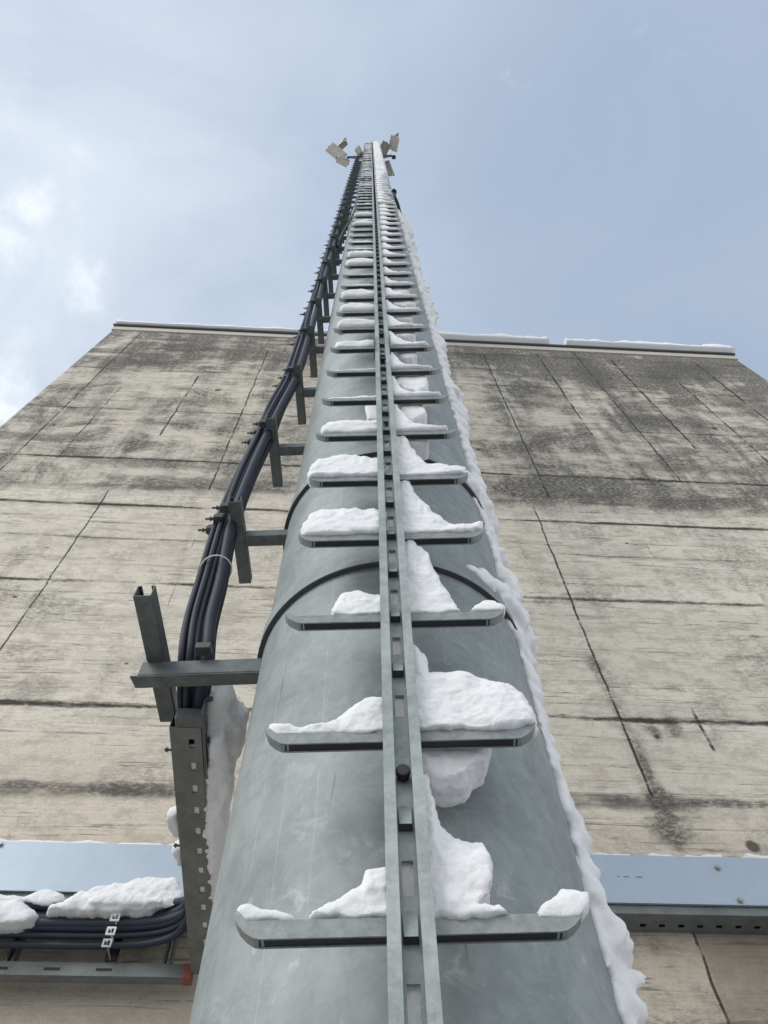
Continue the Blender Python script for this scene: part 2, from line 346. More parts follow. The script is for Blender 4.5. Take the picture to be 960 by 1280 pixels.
# damp brown field beside the lowest panel joint
damp = t.m('MULTIPLY', t.m('MULTIPLY', t.ss(x, .945, .965), t.ss(z, H(1.60), H(1.75), 1., 0.)), t.ss(t.noise(co, 4, 5, .7), .25, .6, .5, 1.))
col = t.mix(t.m('MULTIPLY', damp, .62), col, c4(.19, .155, .125))
col = t.mix(t.m('MULTIPLY', thin, .75), col, c4(.15, .14, .12))
col = t.mix(t.m('MULTIPLY', lines, .95), col, c4(.04, .038, .034))
col = t.mix(t.m('MULTIPLY', vert, .92), col, c4(.042, .04, .036))
col = t.mix(t.m('MULTIPLY', pits, .7), col, c4(.09, .085, .075))
col = t.mix(t.m('MULTIPLY', holes, .85), col, c4(.06, .055, .05))
t.put(b.inputs['Base Color'], col); b.inputs['Roughness'].default_value = .88; b.inputs['Specular IOR Level'].default_value = .25
hgt = t.m('SUBTRACT', t.m('MULTIPLY', bd2, .35), t.m('ADD', t.m('MULTIPLY', lines, .9), t.m('ADD', t.m('MULTIPLY', vert, .9), t.m('ADD', t.m('MULTIPLY', pits, .5), t.m('MULTIPLY', holes, 1.)))))
hgt = t.m('ADD', hgt, t.m('MULTIPLY', grit, .5))
t.put(b.inputs['Normal'], t.bump(hgt, .7, .012))

m, t, b, co = material('trodden_snowy_ground'); M_ground = m
g = t.noise(co, .8, 6, .6)
t.put(b.inputs['Base Color'], t.mix(t.ss(g, .35, .6), c4(.20, .19, .175), c4(.52, .53, .55))); b.inputs['Roughness'].default_value = .9
t.put(b.inputs['Normal'], t.bump(t.noise(co, 6, 5, .6), .5, .05))

# ------------------------------------------------------------------ ground
tag(MB().add([(-600, -600, 0), (600, -600, 0), (600, 600, 0), (-600, 600, 0)], [(0, 1, 2, 3)]).build('ground', M_ground), kind='structure')

# ------------------------------------------------------------------ concrete building
YAW = math.atan2(.0821, .9966)
bld = thing('concrete_building', 'tall windowless board marked concrete building streaked with dark weathering behind the steel mast', 'building', (0, 2.3, 0), YAW)
XL, XR, ROOF, DEP = -2.93, 4.08, H(8.58), 6.5
mb = MB(); nx, nz = 24, 30
mb.box((XL, 0, -.3), (XR, DEP, ROOF)); mb.build('wall', M_conc, bld, local=True, bevel=.02)
MB().box((XL - .008, -.012, ROOF - .12), (XR + .008, DEP + .012, ROOF + .004)).build('fascia', M_fascia, bld, local=True, bevel=.006)
fl = MB(); fl.box((XL - .02, -.026, ROOF + .006), (XR + .02, DEP + .026, ROOF + .042)); fl.box((XL - .024, -.034, ROOF + .004), (XR + .024, -.027, ROOF + .046))
fl.build('roof_flashing', M_flash, bld, local=True, bevel=.003)

# ------------------------------------------------------------------ snow builders
clouds = bpy.data.textures.new('snow_clumps', 'CLOUDS'); clouds.noise_scale = .045; clouds.noise_depth = 3
clouds2 = bpy.data.textures.new('snow_grain', 'CLOUDS'); clouds2.noise_scale = .009; clouds2.noise_depth = 2
def soften(o, vox, disp, it=6):
    md = o.modifiers.new('remesh', 'REMESH'); md.mode = 'VOXEL'; md.voxel_size = vox; md.use_smooth_shade = True
    md = o.modifiers.new('smooth', 'SMOOTH'); md.iterations = it; md.factor = .5
    if disp:
        md = o.modifiers.new('clump', 'DISPLACE'); md.texture = clouds; md.strength = disp; md.mid_level = .5; md.texture_coords = 'GLOBAL'
        md = o.modifiers.new('grain', 'DISPLACE'); md.texture = clouds2; md.strength = disp * .32; md.mid_level = .5; md.texture_coords = 'GLOBAL'
def resample(poly, step):
    out = []
    for i, p in enumerate(poly):
        q = poly[(i + 1) % len(poly)]; L = math.hypot(q[0] - p[0], q[1] - p[1]); n = max(1, int(L / step))
        for k in range(n): out.append((p[0] + (q[0] - p[0]) * k / n, p[1] + (q[1] - p[1]) * k / n))
    return out
def lump_y(mb, poly, y0, y1, base, rnd, bulge=0., jit=.003, slab=False):
    """poly is a front outline (x, height); rings run from the front face back, lower and narrower at both ends"""
    poly = resample(poly, .014); cx = sum(p[0] for p in poly) / len(poly)
    prof = [(0., .45, .90), (.12, .72, .96), (.35, .96, 1.), (.65, 1., 1.), (.9, .88, .98), (1., .6, .92)]
    jt = [(rnd.uniform(-jit, jit), rnd.uniform(-jit, jit)) for _ in poly]
    rings = []
    for u_, sz, sx in prof:
        ring = []
        for (px, pz), (jx, jz) in zip(poly, jt):
            hh = base + (pz - base) * (sz if pz > base and not slab else 1)
            yy = y0 + (y1 - y0) * u_
            if bulge: yy -= bulge * (1 - u_) * max(0, math.sin(math.pi * min(1, max(0, (hh - base) / max(.02, max(p[1] for p in poly) - base)) * .8 + .15)))
            if not slab: yy = min(yy, .789 + max(0, hh - base) * .9)
            ring.append((cx + (px - cx) * sx + jx, yy + rnd.uniform(-jit, jit), H(hh) + jz))
        rings.append(ring)
    mb.loft(rings)

# ------------------------------------------------------------------ mast
AX = (0.004, 1.173)
mast = thing('steel_mast', 'thick round galvanised steel mast rising beside the concrete building, narrower at the top', 'mast', (AX[0], AX[1], 0))
def pole_r(z): return .318 - (z - 0) * .0024
def ringpts(r, z, n=96): return [(AX[0] + r * math.sin(2 * math.pi * k / n), AX[1] - r * math.cos(2 * math.pi * k / n), z) for k in range(n)]
PT = H(9.65)
def pr(h): return .3035 - .0018 * max(0, h - .5)
mb = MB(); mb.loft([ringpts(pr(h), H(h)) for h in [-1.65 + i * (9.65 + 1.65) / 24 for i in range(25)]]); mb.build('pole', M_pole, mast, smooth=False)
o = bpy.data.objects['pole']
for p in o.data.polygons: p.use_smooth = len(p.vertices) == 4
mb = MB(); mb.loft([ringpts(r_, z) for r_, z in ((.300, PT + .002), (.300, PT + .03), (.21, PT + .035))]); mb.build('end_flange', M_rung, mast)
mb = MB(); mb.loft([ringpts(.185 - .045 * i / 10, PT + .02 + (H(21.9) - PT) * i / 10, 48) for i in range(11)]); mb.build('upper_pole', M_pole, mast)
for p in bpy.data.objects['upper_pole'].data.polygons: p.use_smooth = len(p.vertices) == 4
def tuber(r0, r1, z0, z1):
    n = 128; mb = MB()
    rs = [ringpts(r1, z0, n), ringpts(r1, z1, n), ringpts(r0, z1, n), ringpts(r0, z0, n), ringpts(r1, z0, n)]
    return mb.loft(rs, cap=False)
for hc in (1.415, 2.015):
    c_ = tuber(pr(hc) + .001, pr(hc) + .010, H(hc), H(hc) + .056).build('collar', M_pole, mast, bevel=.002)
    c_['label'] = 'steel collar band clamped round the mast'
    tuber(pr(hc) + .0005, pr(hc) + .0115, H(hc) - .004, H(hc) - .0005).build('collar_dark_ring', M_black_collar, c_)  # thin dark ring along the lower edge of the collar
# head frame that carries the floodlights
mb = MB(); mb.tube([(-.62, 1.05, H(21.35)), (.50, 1.05, H(21.35))], .03); mb.box((-.15, 1.02, H(21.28)), (.15, 1.2, H(21.42)))
mb.tube([(-.62, 1.05, H(21.25)), (-.62, 1.05, H(21.6))], .022); mb.tube([(.50, 1.05, H(21.2)), (.50, 1.05, H(21.6))], .022)
mb.tube([(-.62, 1.05, H(21.35)), (-.14, 1.1, H(21.0))], .016); mb.tube([(.5, 1.05, H(21.35)), (.14, 1.1, H(21.0))], .016)
mb.build('head_frame', M_brkt, mast)

# ------------------------------------------------------------------ ladder
LX = 0.013; YAWL = R(-.6)
lad = thing('mast_ladder', 'single rail climbing ladder with crossbar rungs bolted up the front of the steel mast', 'ladder', (LX, .77, 0), R(.7))
HB, HT = -1.3, 22.35
mb = MB(); hw = .0250; y0, y1 = -.029, -.006; th = .0025; lip = .0145
Z0, Z1 = H(HB), H(HT)
segs = [Z0, H(2.71), H(2.714), Z1]
for za, zb in ((Z0, H(2.712)), (H(2.715), Z1)):
    mb.box((-hw, y0, za), (-hw + th, y1, zb)); mb.box((hw - th, y0, za), (hw, y1, zb))
    mb.box((-hw + th, y0, za), (-hw + lip, y0 + th, zb)); mb.box((hw - lip, y0, za), (hw - th, y0 + th, zb))
    mb.box((-hw + lip - th, y0 + th, za), (-hw + lip, y0 + .010, zb)); mb.box((hw - lip, y0 + th, za), (hw - lip + th, y0 + .010, zb))
# back web with a slot every 140 mm
sw = .0068; wb = hw - th
h = HB; slots = []
k0 = int((HB - .5705) / .14) + 1
k = k0
while .5705 + .14 * k < HT - .1: slots.append(.5705 + .14 * k); k += 1
slots = [s for s in slots if abs(s - .7105) > .02 and abs(s - 2.83) > .05]
yb0, yb1 = y1 - .003, y1
mb.box((-wb, yb0, Z0), (-sw, yb1, Z1)); mb.box((sw, yb0, Z0), (wb, yb1, Z1))
prev = Z0
for s in slots:
    mb.box((-sw, yb0, prev), (sw, yb1, H(s) - .0225)); prev = H(s) + .0225
mb.box((-sw, yb0, prev), (sw, yb1, Z1))
# raised catch notches between the slots
catch_shades = []
for s in slots:
    z = H(s + .070); x0 = .0085
    mb.add([(-x0, yb0, z - .008), (x0, yb0, z - .008), (x0 * .85, yb0 - .013, z - .007), (-x0 * .85, yb0 - .013, z - .007),
            (-x0, yb0, z + .030), (x0, yb0, z + .030)], [(3, 2, 5, 4), (0, 3, 4), (1, 5, 2)])
    catch_shades.append(((-x0 * .9, yb0 - .001, z - .0078), (x0 * .9, yb0 - .001, z - .0078), (x0 * .77, yb0 - .012, z - .0068), (-x0 * .77, yb0 - .012, z - .0068)))
rail_o = mb.build('rail', M_rail, lad, local=True)
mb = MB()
for q in catch_shades: mb.add(list(q) + [(a, b_, c_ + .001) for a, b_, c_ in q], [(0, 1, 2, 3), (7, 6, 5, 4), (0, 4, 5, 1), (1, 5, 6, 2), (2, 6, 7, 3), (3, 7, 4, 0)])
tag(mb.build('catch_shade_plate', M_dkgalv_and_shade, rail_o, local=True), kind='stuff')  # dark plates over the notch openings stand in for the shade inside
# bolts on the rail
def bolt(h):
    mb = MB(); mb.cyl((0, yb0, H(h)), (0, -1, 0), .0085, .007, 6); mb.cyl((0, yb0 - .007, H(h)), (0, -1, 0), .0095, .009, 16)
    mb.build('bolt', M_rubber_and_shade, lad, local=True, smooth=False, bevel=.002)
for h in (.7155, 2.55, 2.875): bolt(h)
mb = MB(); mb.box((-.030, -.038, H(2.62)), (-.0267, -.002, H(2.80))); mb.box((.0267, -.038, H(2.62)), (.030, -.002, H(2.80))); mb.build('splice_plate', M_brkt, lad, local=True)
# standoff brackets between rail and mast (hidden by the rail from the front)
for h in [.7155 + 2.24 * k for k in range(-0, 4)]:
    MB().box((-.012, -.005, H(h) - .02), (.012, .115, H(h) + .02)).build('standoff', M_brkt, lad, local=True)
for h in [.7155 + 2.24 * k for k in range(4, 10)]:
    MB().box((-.012, -.005, H(h) - .02), (.012, .26, H(h) + .02)).build('standoff', M_brkt, lad, local=True)

def rung_mesh():
    mb = MB(); a, b_, tp = .159, .190, .033; hh = .021; d0, d1 = -.002, .015; tk = .0022
    side = [(-a, 0), (a, 0), (a + .007, .0015), (a + .016, .0075), (a + .024, .0155), (b_ - .002, .024), (b_, tp), (b_ - .004, tp), (b_ - .016, hh), (-b_ + .016, hh), (-b_ + .004, tp), (-b_, tp), (-b_ + .002, .024), (-a - .024, .0155), (-a - .016, .0075), (-a - .007, .0015)]
    mb.prism(side, 'y', d0, d0 + tk); mb.prism(side, 'y', d1 - tk, d1)
    # top web following the end up-turns; underside open
    ctr = [(-b_, tp), (-b_ + .012, hh + .001), (-.1, hh), (.1, hh), (b_ - .012, hh + .001), (b_, tp)]
    for p, q in zip(ctr[:-1], ctr[1:]):
        mb.prism([p, q, (q[0], q[1] - tk), (p[0], p[1] - tk)], 'y', d0 + tk, d1 - tk)
    # end caps
    for s in (-1, 1):
        e = [(s * (a - .004), .001), (s * (a + .007), .0018), (s * (a + .016), .0078), (s * (a + .024), .0158), (s * (b_ - .002), .024), (s * b_, tp)]
        for p, q in zip(e[:-1], e[1:]):
            mb.prism([p, q, (q[0] - s * tk, q[1]), (p[0] - s * tk, p[1] + .002)], 'y', d0 + tk, d1 - tk)
    # stiffening lip along both lower edges; shade of the hollow is a separate dark strip
    return mb
def rung_shade_strip():  # black strip painting the shade inside the open rung underside
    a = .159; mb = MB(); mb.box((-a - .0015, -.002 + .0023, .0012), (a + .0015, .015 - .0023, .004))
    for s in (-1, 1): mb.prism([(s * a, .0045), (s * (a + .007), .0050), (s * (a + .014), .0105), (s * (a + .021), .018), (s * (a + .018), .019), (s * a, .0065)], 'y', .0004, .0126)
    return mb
r0 = None; NR = 78
for i in range(-2, NR):
    if r0 is None:
        r0 = rung_mesh().build('rung', M_rung, lad, local=True, bevel=.0008); r0i = rung_shade_strip().build('hollow_shade_strip', M_rubber_and_shade, r0, local=True)
        o = r0
    else:
        o = r0.copy(); COL.objects.link(o); o.parent = lad
        oi = r0i.copy(); COL.objects.link(oi); oi.parent = o
    o.location = (0, 0, H(.508 + .28 * i))

# ------------------------------------------------------------------ cable run brackets
def strut(mb, x, y0, y1, z0, w_=.035, hgt=.035, tk=.003):
    """open topped channel along y"""
    a = x - w_ / 2; b_ = x + w_ / 2
    mb.box((a, y0, z0), (b_, y1, z0 + tk)); mb.box((a, y0, z0 + tk), (a + tk, y1, z0 + hgt)); mb.box((b_ - tk, y0, z0 + tk), (b_, y1, z0 + hgt))
    mb.box((a + tk, y0, z0 + hgt - tk), (a + .010, y1, z0 + hgt)); mb.box((b_ - .010, y0, z0 + hgt - tk), (b_ - tk, y1, z0 + hgt))
def clamp_parts(parent, bx, yy, z, local=True):
    for i, (dx, y_) in enumerate(((-.030, .99), (-.052, 1.022), (-.076, 1.058))):
        mb = MB(); x = bx + dx
        mb.box((x - .012, y_ - .012, z + .0), (x + .014, y_ + .012, z + .026)); mb.box((x - .016, y_ - .003, z + .006), (x - .012, y_ + .003, z + .020))
        c_ = mb.build('cable_clamp', M_dkgalv_and_shade, parent, local=local, bevel=.002)
        WM.setdefault(c_, WM[parent])
        mb = MB(); mb.cyl((x - .014, y_, z + .013), (-1, 0, 0), .003, .024, 8); mb.cyl((x - .022, y_, z + .013), (-1, 0, 0), .0065, .005, 6)
        mb.build('clamp_bolt', M_dkgalv_and_shade, c_, local=local)
ORD = ['', 'second', 'third', 'fourth', 'fifth', 'sixth', 'seventh', 'eighth', 'ninth', 'tenth', 'eleventh', 'twelfth', 'thirteenth', 'fourteenth', 'fifteenth', 'sixteenth', 'seventeenth', 'eighteenth', 'nineteenth', 'twentieth', 'twenty-first', 'twenty-second', 'twenty-third', 'twenty-fourth', 'twenty-fifth', 'twenty-sixth', 'twenty-seventh', 'twenty-eighth', 'twenty-ninth', 'thirtieth']
GB = 'bracket arms carrying the black cables up the mast'
def bracket(k, h, bx):
    t_ = thing('cable_bracket', f'{ORD[k]} cable bracket up from the lowest, holding the black cables off the mast', 'bracket', (bx, 1.1, H(h)), 0, GB)
    mb = MB(); strut(mb, 0, -.13, .145, 0); mb.build('crossbar', M_brkt, t_, local=True, bevel=.0015)
    inner = AX[0] - (pr(h) if h < 9.6 else .17) + .02
    mb = MB(); L = inner - bx - .0185
    mb.box((.0185, -.017, .001), (.0185 + L, .018, .004)); mb.box((.0185, -.017, .004), (.0185 + L, -.014, .034)); mb.box((.0185, .015, .004), (.0185 + L, .018, .034))
    mb.build('arm', M_brkt, t_, local=True, bevel=.001)
    bx_ = 0
    for i, (dx, y_) in enumerate(((-.028, -.105), (-.052, -.070), (-.078, -.034))):
        m2 = MB(); m2.box((dx - .012, y_ - .012, .004), (dx + .014, y_ + .012, .028)); m2.box((dx - .017, y_ - .009, .006), (dx - .0125, y_ + .009, .012)); m2.box((dx - .017, y_ - .009, .020), (dx - .0125, y_ + .009, .026))
        c_ = m2.build('cable_clamp', M_dkgalv_and_shade, t_, local=True, bevel=.0015); c_.location = (0, 0, 0)
        m3 = MB(); m3.cyl((dx - .014, y_, .016), (-1, 0, 0), .0032, .026, 8); m3.cyl((dx - .022, y_, .016), (-1, 0, 0), .0068, .005, 6)
        m3.build('clamp_bolt', M_dkgalv_and_shade, c_, local=True)
    return t_
spots_b = [(1, 1.945, -.423), (2, 2.605, -.396), (3, 3.25, -.355), (4, 3.93, -.345)]
for k in range(5, 30): spots_b.append((k, 3.93 + .655 * (k - 4), -.345 + .0008 * (k - 4)))
near = bracket(*spots_b[0]); second = bracket(*spots_b[1]); bracket(*spots_b[2]); proto = bracket(*spots_b[3]); proto_up = None
def copy_tree(o, parent=None):
    c_ = o.copy(); COL.objects.link(c_); c_.parent = parent
    for ch in [q for q in bpy.data.objects if q.parent == o]: copy_tree(ch, c_)
    return c_
for k, h, bx in spots_b[4:]:
    if h < 9.4:
        c_ = copy_tree(proto)
    elif proto_up is None:
        proto_up = c_ = bracket(k, h, bx)
    else:
        c_ = copy_tree(proto_up)
    c_.location = (bx, 1.1, H(h)); c_['label'] = f'{ORD[k]} cable bracket up from the lowest, holding the black cables off the mast'
# lowest bracket: long crossbar on an angle iron arm
t_ = thing('cable_bracket', 'lowest and largest cable bracket with an angle iron arm and long channel crossbar', 'bracket', (-.30, 1.1, H(1.3)), 0, GB)
mb = MB(); strut(mb, -.527, .912, 1.27, H(1.390), .040, .042, .0035); mb.build('crossbar', M_brkt, t_, bevel=.002)
mb = MB(); mb.box((-.556, 1.088, H(1.343)), (-.285, 1.0935, H(1.388))); mb.prism([(-.572, 1.0885), (-.285, 1.0885), (-.285, 1.122), (-.565, 1.122)], 'z', H(1.3385), H(1.3425)); mb.build('arm', M_brkt, t_, bevel=.0015)
mb = MB(); mb.box((-.436, 1.06, H(1.398)), (-.402, 1.085, H(1.418))); mb.build('clip', M_dkgalv_and_shade, t_, bevel=.002)

# ------------------------------------------------------------------ cable tray from the wall to the mast
tr = thing('cable_tray', 'slotted steel cable tray running out from the wall to the lowest bracket, heaped with snow', 'cable tray', (-.56, 2.2, H(1.33)))
Dv = Vector((-.0925, 1, 0)).normalized(); Nv = Vector((1, .0925, 0)).normalized(); O = Vector((-.505, 1.235, H(1.335)))
def tp(u_, v_, w_): return O + Nv * u_ + Dv * v_ + Vector((0, 0, w_))
def tbox(mb, u0, u1, v0, v1, w0, w1):
    vs = [tp(u0, v0, w0), tp(u1, v0, w0), tp(u1, v1, w0), tp(u0, v1, w0), tp(u0, v0, w1), tp(u1, v0, w1), tp(u1, v1, w1), tp(u0, v1, w1)]
    mb.add(vs, [(0, 3, 2, 1), (4, 5, 6, 7), (0, 1, 5, 4), (1, 2, 6, 5), (2, 3, 7, 6), (3, 0, 4, 7)])
TL = .93; WB = .068; tk = .002
mb = MB()
tbox(mb, 0, .040, 0, TL, 0, tk); tbox(mb, .053, WB, 0, TL, 0, tk)
v = 0
k = 0
while True:
    s = .035 + .0735 * k; 
    if s + .04 > TL: break
    tbox(mb, .040, .053, v, s, 0, tk); v = s + .026; k += 1
tbox(mb, .040, .053, v, TL, 0, tk)
tbox(mb, -tk, 0, 0, TL, 0, .055); tbox(mb, WB, WB + tk, 0, TL, 0, .055); tbox(mb, 0, .010, 0, TL, .053, .055)
mb.build('side_channel', M_tray, tr)
mb = MB(); tbox(mb, .012, WB + .012, -.034, -.003, -.004, .030); mb.build('end_cleat', M_brkt, tr, bevel=.004)
mb = MB(); tbox(mb, WB + .004, WB + .010, -.05, .16, .0, .05); tbox(mb, WB + .0105, WB + .022, -.05, .10, .048, .052); mb.build('side_plate', M_brkt, tr)
for u_, v_ in ((WB + .012, .055), (WB + .012, .11)):
    mb = MB(); p = tp(u_, v_, .02); mb.cyl(p, Nv, .004, .016, 8); mb.cyl(p, Nv, .008, .005, 6); mb.build('bolt', M_dkgalv_and_shade, tr)
for v_ in (.09, .42):
    mb = MB(); p = tp(-.003, v_, .02); mb.cyl(p, -Nv, .003, .02, 8); mb.cyl(p - Nv * .017, Nv, .006, .004, 6); mb.build('bolt', M_dkgalv_and_shade, tr)

# ------------------------------------------------------------------ wall things: cover sheets, ladder tray, cables
def wp(s, off, z): return Vector((0, 2.3, 0)) + Vector((.9966, .0821, 0)) * s + Vector((.0821, -.9966, 0)) * off + Vector((0, 0, z))
def wbox(mb, s0, s1, o0, o1, z0, z1):
    vs = [wp(s0, o1, z0), wp(s1, o1, z0), wp(s1, o0, z0), wp(s0, o0, z0), wp(s0, o1, z1), wp(s1, o1, z1), wp(s1, o0, z1), wp(s0, o0, z1)]
    mb.add(vs, [(0, 3, 2, 1), (4, 5, 6, 7), (0, 1, 5, 4), (1, 2, 6, 5), (2, 3, 7, 6), (3, 0, 4, 7)])
def cover(s0, s1, label, screws):
    t_ = thing('trunking', label, 'cable trunking', tuple(wp((s0 + s1) / 2, .05, H(1.565))), YAW, 'cable trunking along the concrete wall')
    mb = MB(); wbox(mb, s0, s1, .097, .0995, H(1.575), H(1.757)); wbox(mb, s0, s1, .003, .0965, H(1.754), H(1.757)); wbox(mb, s0, s1, .0995, .106, H(1.575), H(1.5775))
    mb.build('cover_sheet', M_plate, t_)
    mb = MB(); wbox(mb, s0, s1, .002, .006, H(1.548), H(1.753)); 
    wbox(mb, s0, s1, .006, .030, H(1.5455), H(1.548)); wbox(mb, s0, s1, .045, .0955, H(1.5455), H(1.548)); wbox(mb, s0, s1, .0935, .0955, H(1.548), H(1.574))
    s = s0
    while s < s1:
        wbox(mb, s, min(s + .042, s1), .030, .045, H(1.5455), H(1.548)); s += .062
    mb.build('tray_base', M_tray, t_)
    if s0 > -1:
        mb = MB(); wbox(mb, .655, .700, .0997, .1008, H(1.5755), H(1.7567)); mb.build('lap_joint', M_plate, t_)
        mb = MB()
        for q0, q1 in ((.722, .728), (.742, .760), (.782, .805)): wbox(mb, q0, q1, .0996, .0999, H(1.672), H(1.675))
        mb.build('printed_mark', M_dkgalv_and_shade, t_)
    for a, b_ in screws:
        mb = MB(); p = wp(a, .100, H(b_)); nrm = Vector((.0821, -.9966, 0)); mb.cyl(p, nrm, .012, .0015, 18); mb.cyl(p + nrm * .0015, nrm, .0075, .006, 6)
        mb.build('screw', M_bolt, t_)
cover(-3.0, -.02, 'long blue grey sheet metal trunking cover on the wall left of the mast', ((-1.305, 1.745), (-2.2, 1.72)))
cover(-.017, 4.0, 'long blue grey sheet metal trunking cover on the wall right of the mast', ((1.075, 1.715), (1.10, 1.595), (2.3, 1.715), (2.3, 1.595)))

lt = thing('cable_ladder', 'steel cable ladder fixed to the wall under the left trunking, carrying thick black cables', 'cable ladder', tuple(wp(-1.6, .05, H(1.32))), YAW)
mb = MB(); s0, s1 = -3.0, -.60
wbox(mb, s0, s1, .094, .097, H(1.322), H(1.360)); wbox(mb, s0, s1, .062, .094, H(1.322), H(1.3245)); wbox(mb, s0, s1, .078, .094, H(1.358), H(1.360))
mb.build('lower_rail', M_tray, lt)
for s in [-2.9 + .145 * k for k in range(15)]:
    mb = MB(); wbox(mb, s, s + .045, .097, .0978, H(1.336), H(1.344)); mb.build('rail_slot', M_rubber_and_shade, lt)
mb = MB(); wbox(mb, s0, s1 - .05, .094, .097, H(1.505), H(1.543)); wbox(mb, s0, s1 - .05, .062, .094, H(1.541), H(1.543)); mb.build('upper_rail', M_dkgalv_and_shade, lt)
mb = MB(); wbox(mb, -.626, -.599, .060, .100, H(1.319), H(1.362)); mb.build('end_cap', M_red, lt, bevel=.003)
for s in (-2.0, -1.42, -1.135, -.69):
    mb = MB(); wbox(mb, s, s + .006, .062, .092, H(1.3245), H(1.541)); wbox(mb, s + .018, s + .024, .062, .092, H(1.3245), H(1.541)); mb.build('rung', M_tray, lt)
for s in (-.835, -1.75):
    mb = MB(); wbox(mb, s - .017, s + .017, .098, .106, H(1.362), H(1.53)); cl = mb.build('clamp_strip', M_rubber_and_shade, lt)
    for z in (1.362, 1.398, 1.440):
        mb = MB(); a0, a1 = .152, .158
        o_ = .224 if z > 1.46 else .186
        wbox(mb, s - .013, s + .013, o_ - .004, o_, H(z) - .012, H(z) - .007); wbox(mb, s - .013, s + .013, o_ - .004, o_, H(z) + .007, H(z) + .012)
        wbox(mb, s - .013, s - .008, o_ - .004, o_, H(z) - .007, H(z) + .007); wbox(mb, s + .008, s + .013, o_ - .004, o_, H(z) - .007, H(z) + .007)
        mb.cyl(wp(s, .108, H(z)), Vector((.0821, -.9966, 0)), .003, o_ - .10, 8)
        c_ = mb.build('clip', M_tie if z != 1.362 else M_bolt, cl)

# cables: bundle centre line from the mast head down the brackets, out of sight over the tray, then left along the wall
def bx_at(h):
    pts = [(1.945, -.423), (2.605, -.396), (3.25, -.355), (3.93, -.345), (23, -.325)]
    if h <= pts[0][0]: return pts[0][1]
    for (a, b_), (c_, d_) in zip(pts[:-1], pts[1:]):
        if a <= h <= c_: return b_ + (d_ - b_) * (h - a) / (c_ - a)
cen = [(bx_at(h) - .034, 1.035, h) for h in (20.9, 18, 15, 12, 9.5, 8, 7, 6.2, 5.24, 4.585, 3.93)]
cen += [(bx_at(3.25) - .034, 1.035, 3.25), (-.414, 1.035, 2.92), (-.430, 1.038, 2.605), (-.452, 1.045, 2.25), (-.458, 1.055, 1.95), (-.463, 1.095, 1.72), (-.462, 1.11, 1.56), (-.450, 1.125, 1.44)]
cabs = [((.000, .032), .0090, M_cable2, 1.446, .150, 'slim black cable at the far side of the bundle climbing the mast'),
        ((-.027, -.006), .0085, M_cable, 1.436, .140, 'slim black cable at the left edge of the bundle climbing the mast'),
        ((-.023, .020), .0145, M_cable, 1.463, .135, 'thick black cable on the left of the bundle climbing the mast and along the wall'),
        ((.021, -.010), .0150, M_cable, 1.508, .110, 'thick black cable on the right of the bundle climbing the mast'),
        ((.022, .022), .0115, M_cable, 1.500, .145, 'medium black cable at the back of the bundle climbing the mast'),
        ((-.002, -.006), .0085, M_cable2, 1.424, .125, 'thin dark grey cable in the middle of the bundle climbing the mast'),
        ((-.010, -.018), .0080, M_cable, 1.390, .130, 'thin black cable at the front of the bundle climbing the mast'),
        ((.006, .016), .0065, M_cable2, 1.400, .112, 'thinnest grey black cable tucked in the bundle climbing the mast')]
rc = random.Random(5)
for i, ((dx, dy), r_, mt, zwall, off, lab) in enumerate(cabs):
    pts = []
    for j, (x, y, h) in enumerate(cen):
        s = rc.uniform(-.003, .003) if 1.9 < h < 9 else 0
        sp_ = 1.25 if h < 1.8 else 1.
        pts.append((x + dx * sp_ + s, y + dy + s, H(h)))
    zt = 1.372 + .012 * (i % 3)
    pts += [(-.462 + dx, 1.22 + dy, H(zt) + .01), (-.478 + dx, 1.45, H(zt)), (-.505 + dx, 1.75, H(zt))]
    e0 = wp(-.60 + dx * .3, off + .16, H(zwall * .4 + zt * .6)); e1 = wp(-.66, off + .05, H(zwall * .85 + zt * .15)); e2 = wp(-.78, off + .004, H(zwall))
    pts += [tuple(e0), tuple(e1), tuple(e2), tuple(wp(-1.1, off, H(zwall) - .003)), tuple(wp(-1.6, off, H(zwall))), tuple(wp(-2.9, off, H(zwall)))]
    r2 = [r_] * 0
    sp_pts = spline(pts, 8)
    tot = len(sp_pts); rad = [r_ if q.y < 1.75 else r_ * (1.35 if r_ > .012 else 1.2) for q in sp_pts]
    o = MB().tube(sp_pts, rad, 12).build('cable', mt, None, smooth=True); tag(o, lab, 'cable', 'black cables clamped to the mast brackets')
    if i == 0: cab0 = o
# a second row of cables that lie only along the wall
for z, off, r_, lab in ((1.492, .118, .024, 'fattest black cable along the wall ladder, half buried in snow'), ):
    o = MB().tube(spline([tuple(wp(-.60, .06, H(1.53))), tuple(wp(-.70, off + .01, H(z + .01))), tuple(wp(-.9, off, H(z))), tuple(wp(-1.5, off, H(z - .003))), tuple(wp(-2.9, off, H(z)))], 10), r_, 16).build('cable', M_cable, None, smooth=True)
    tag(o, lab, 'cable')
# white cable tie round the bundle
tie_c = Vector((-.459, 1.088, H(1.775))); mb = MB(); ps = []
for k in range(33):
    a = 2 * math.pi * k / 32
    ps.append(tie_c + Vector((.041 * math.cos(a), .041 * math.sin(a), .008 * math.cos(a) - .006 * math.sin(a))))
o = mb.tube(ps, .0022, 6).build('cable_tie', M_tie, None, smooth=True); tag(o, 'thin white cable tie round the black cable bundle', 'cable tie')

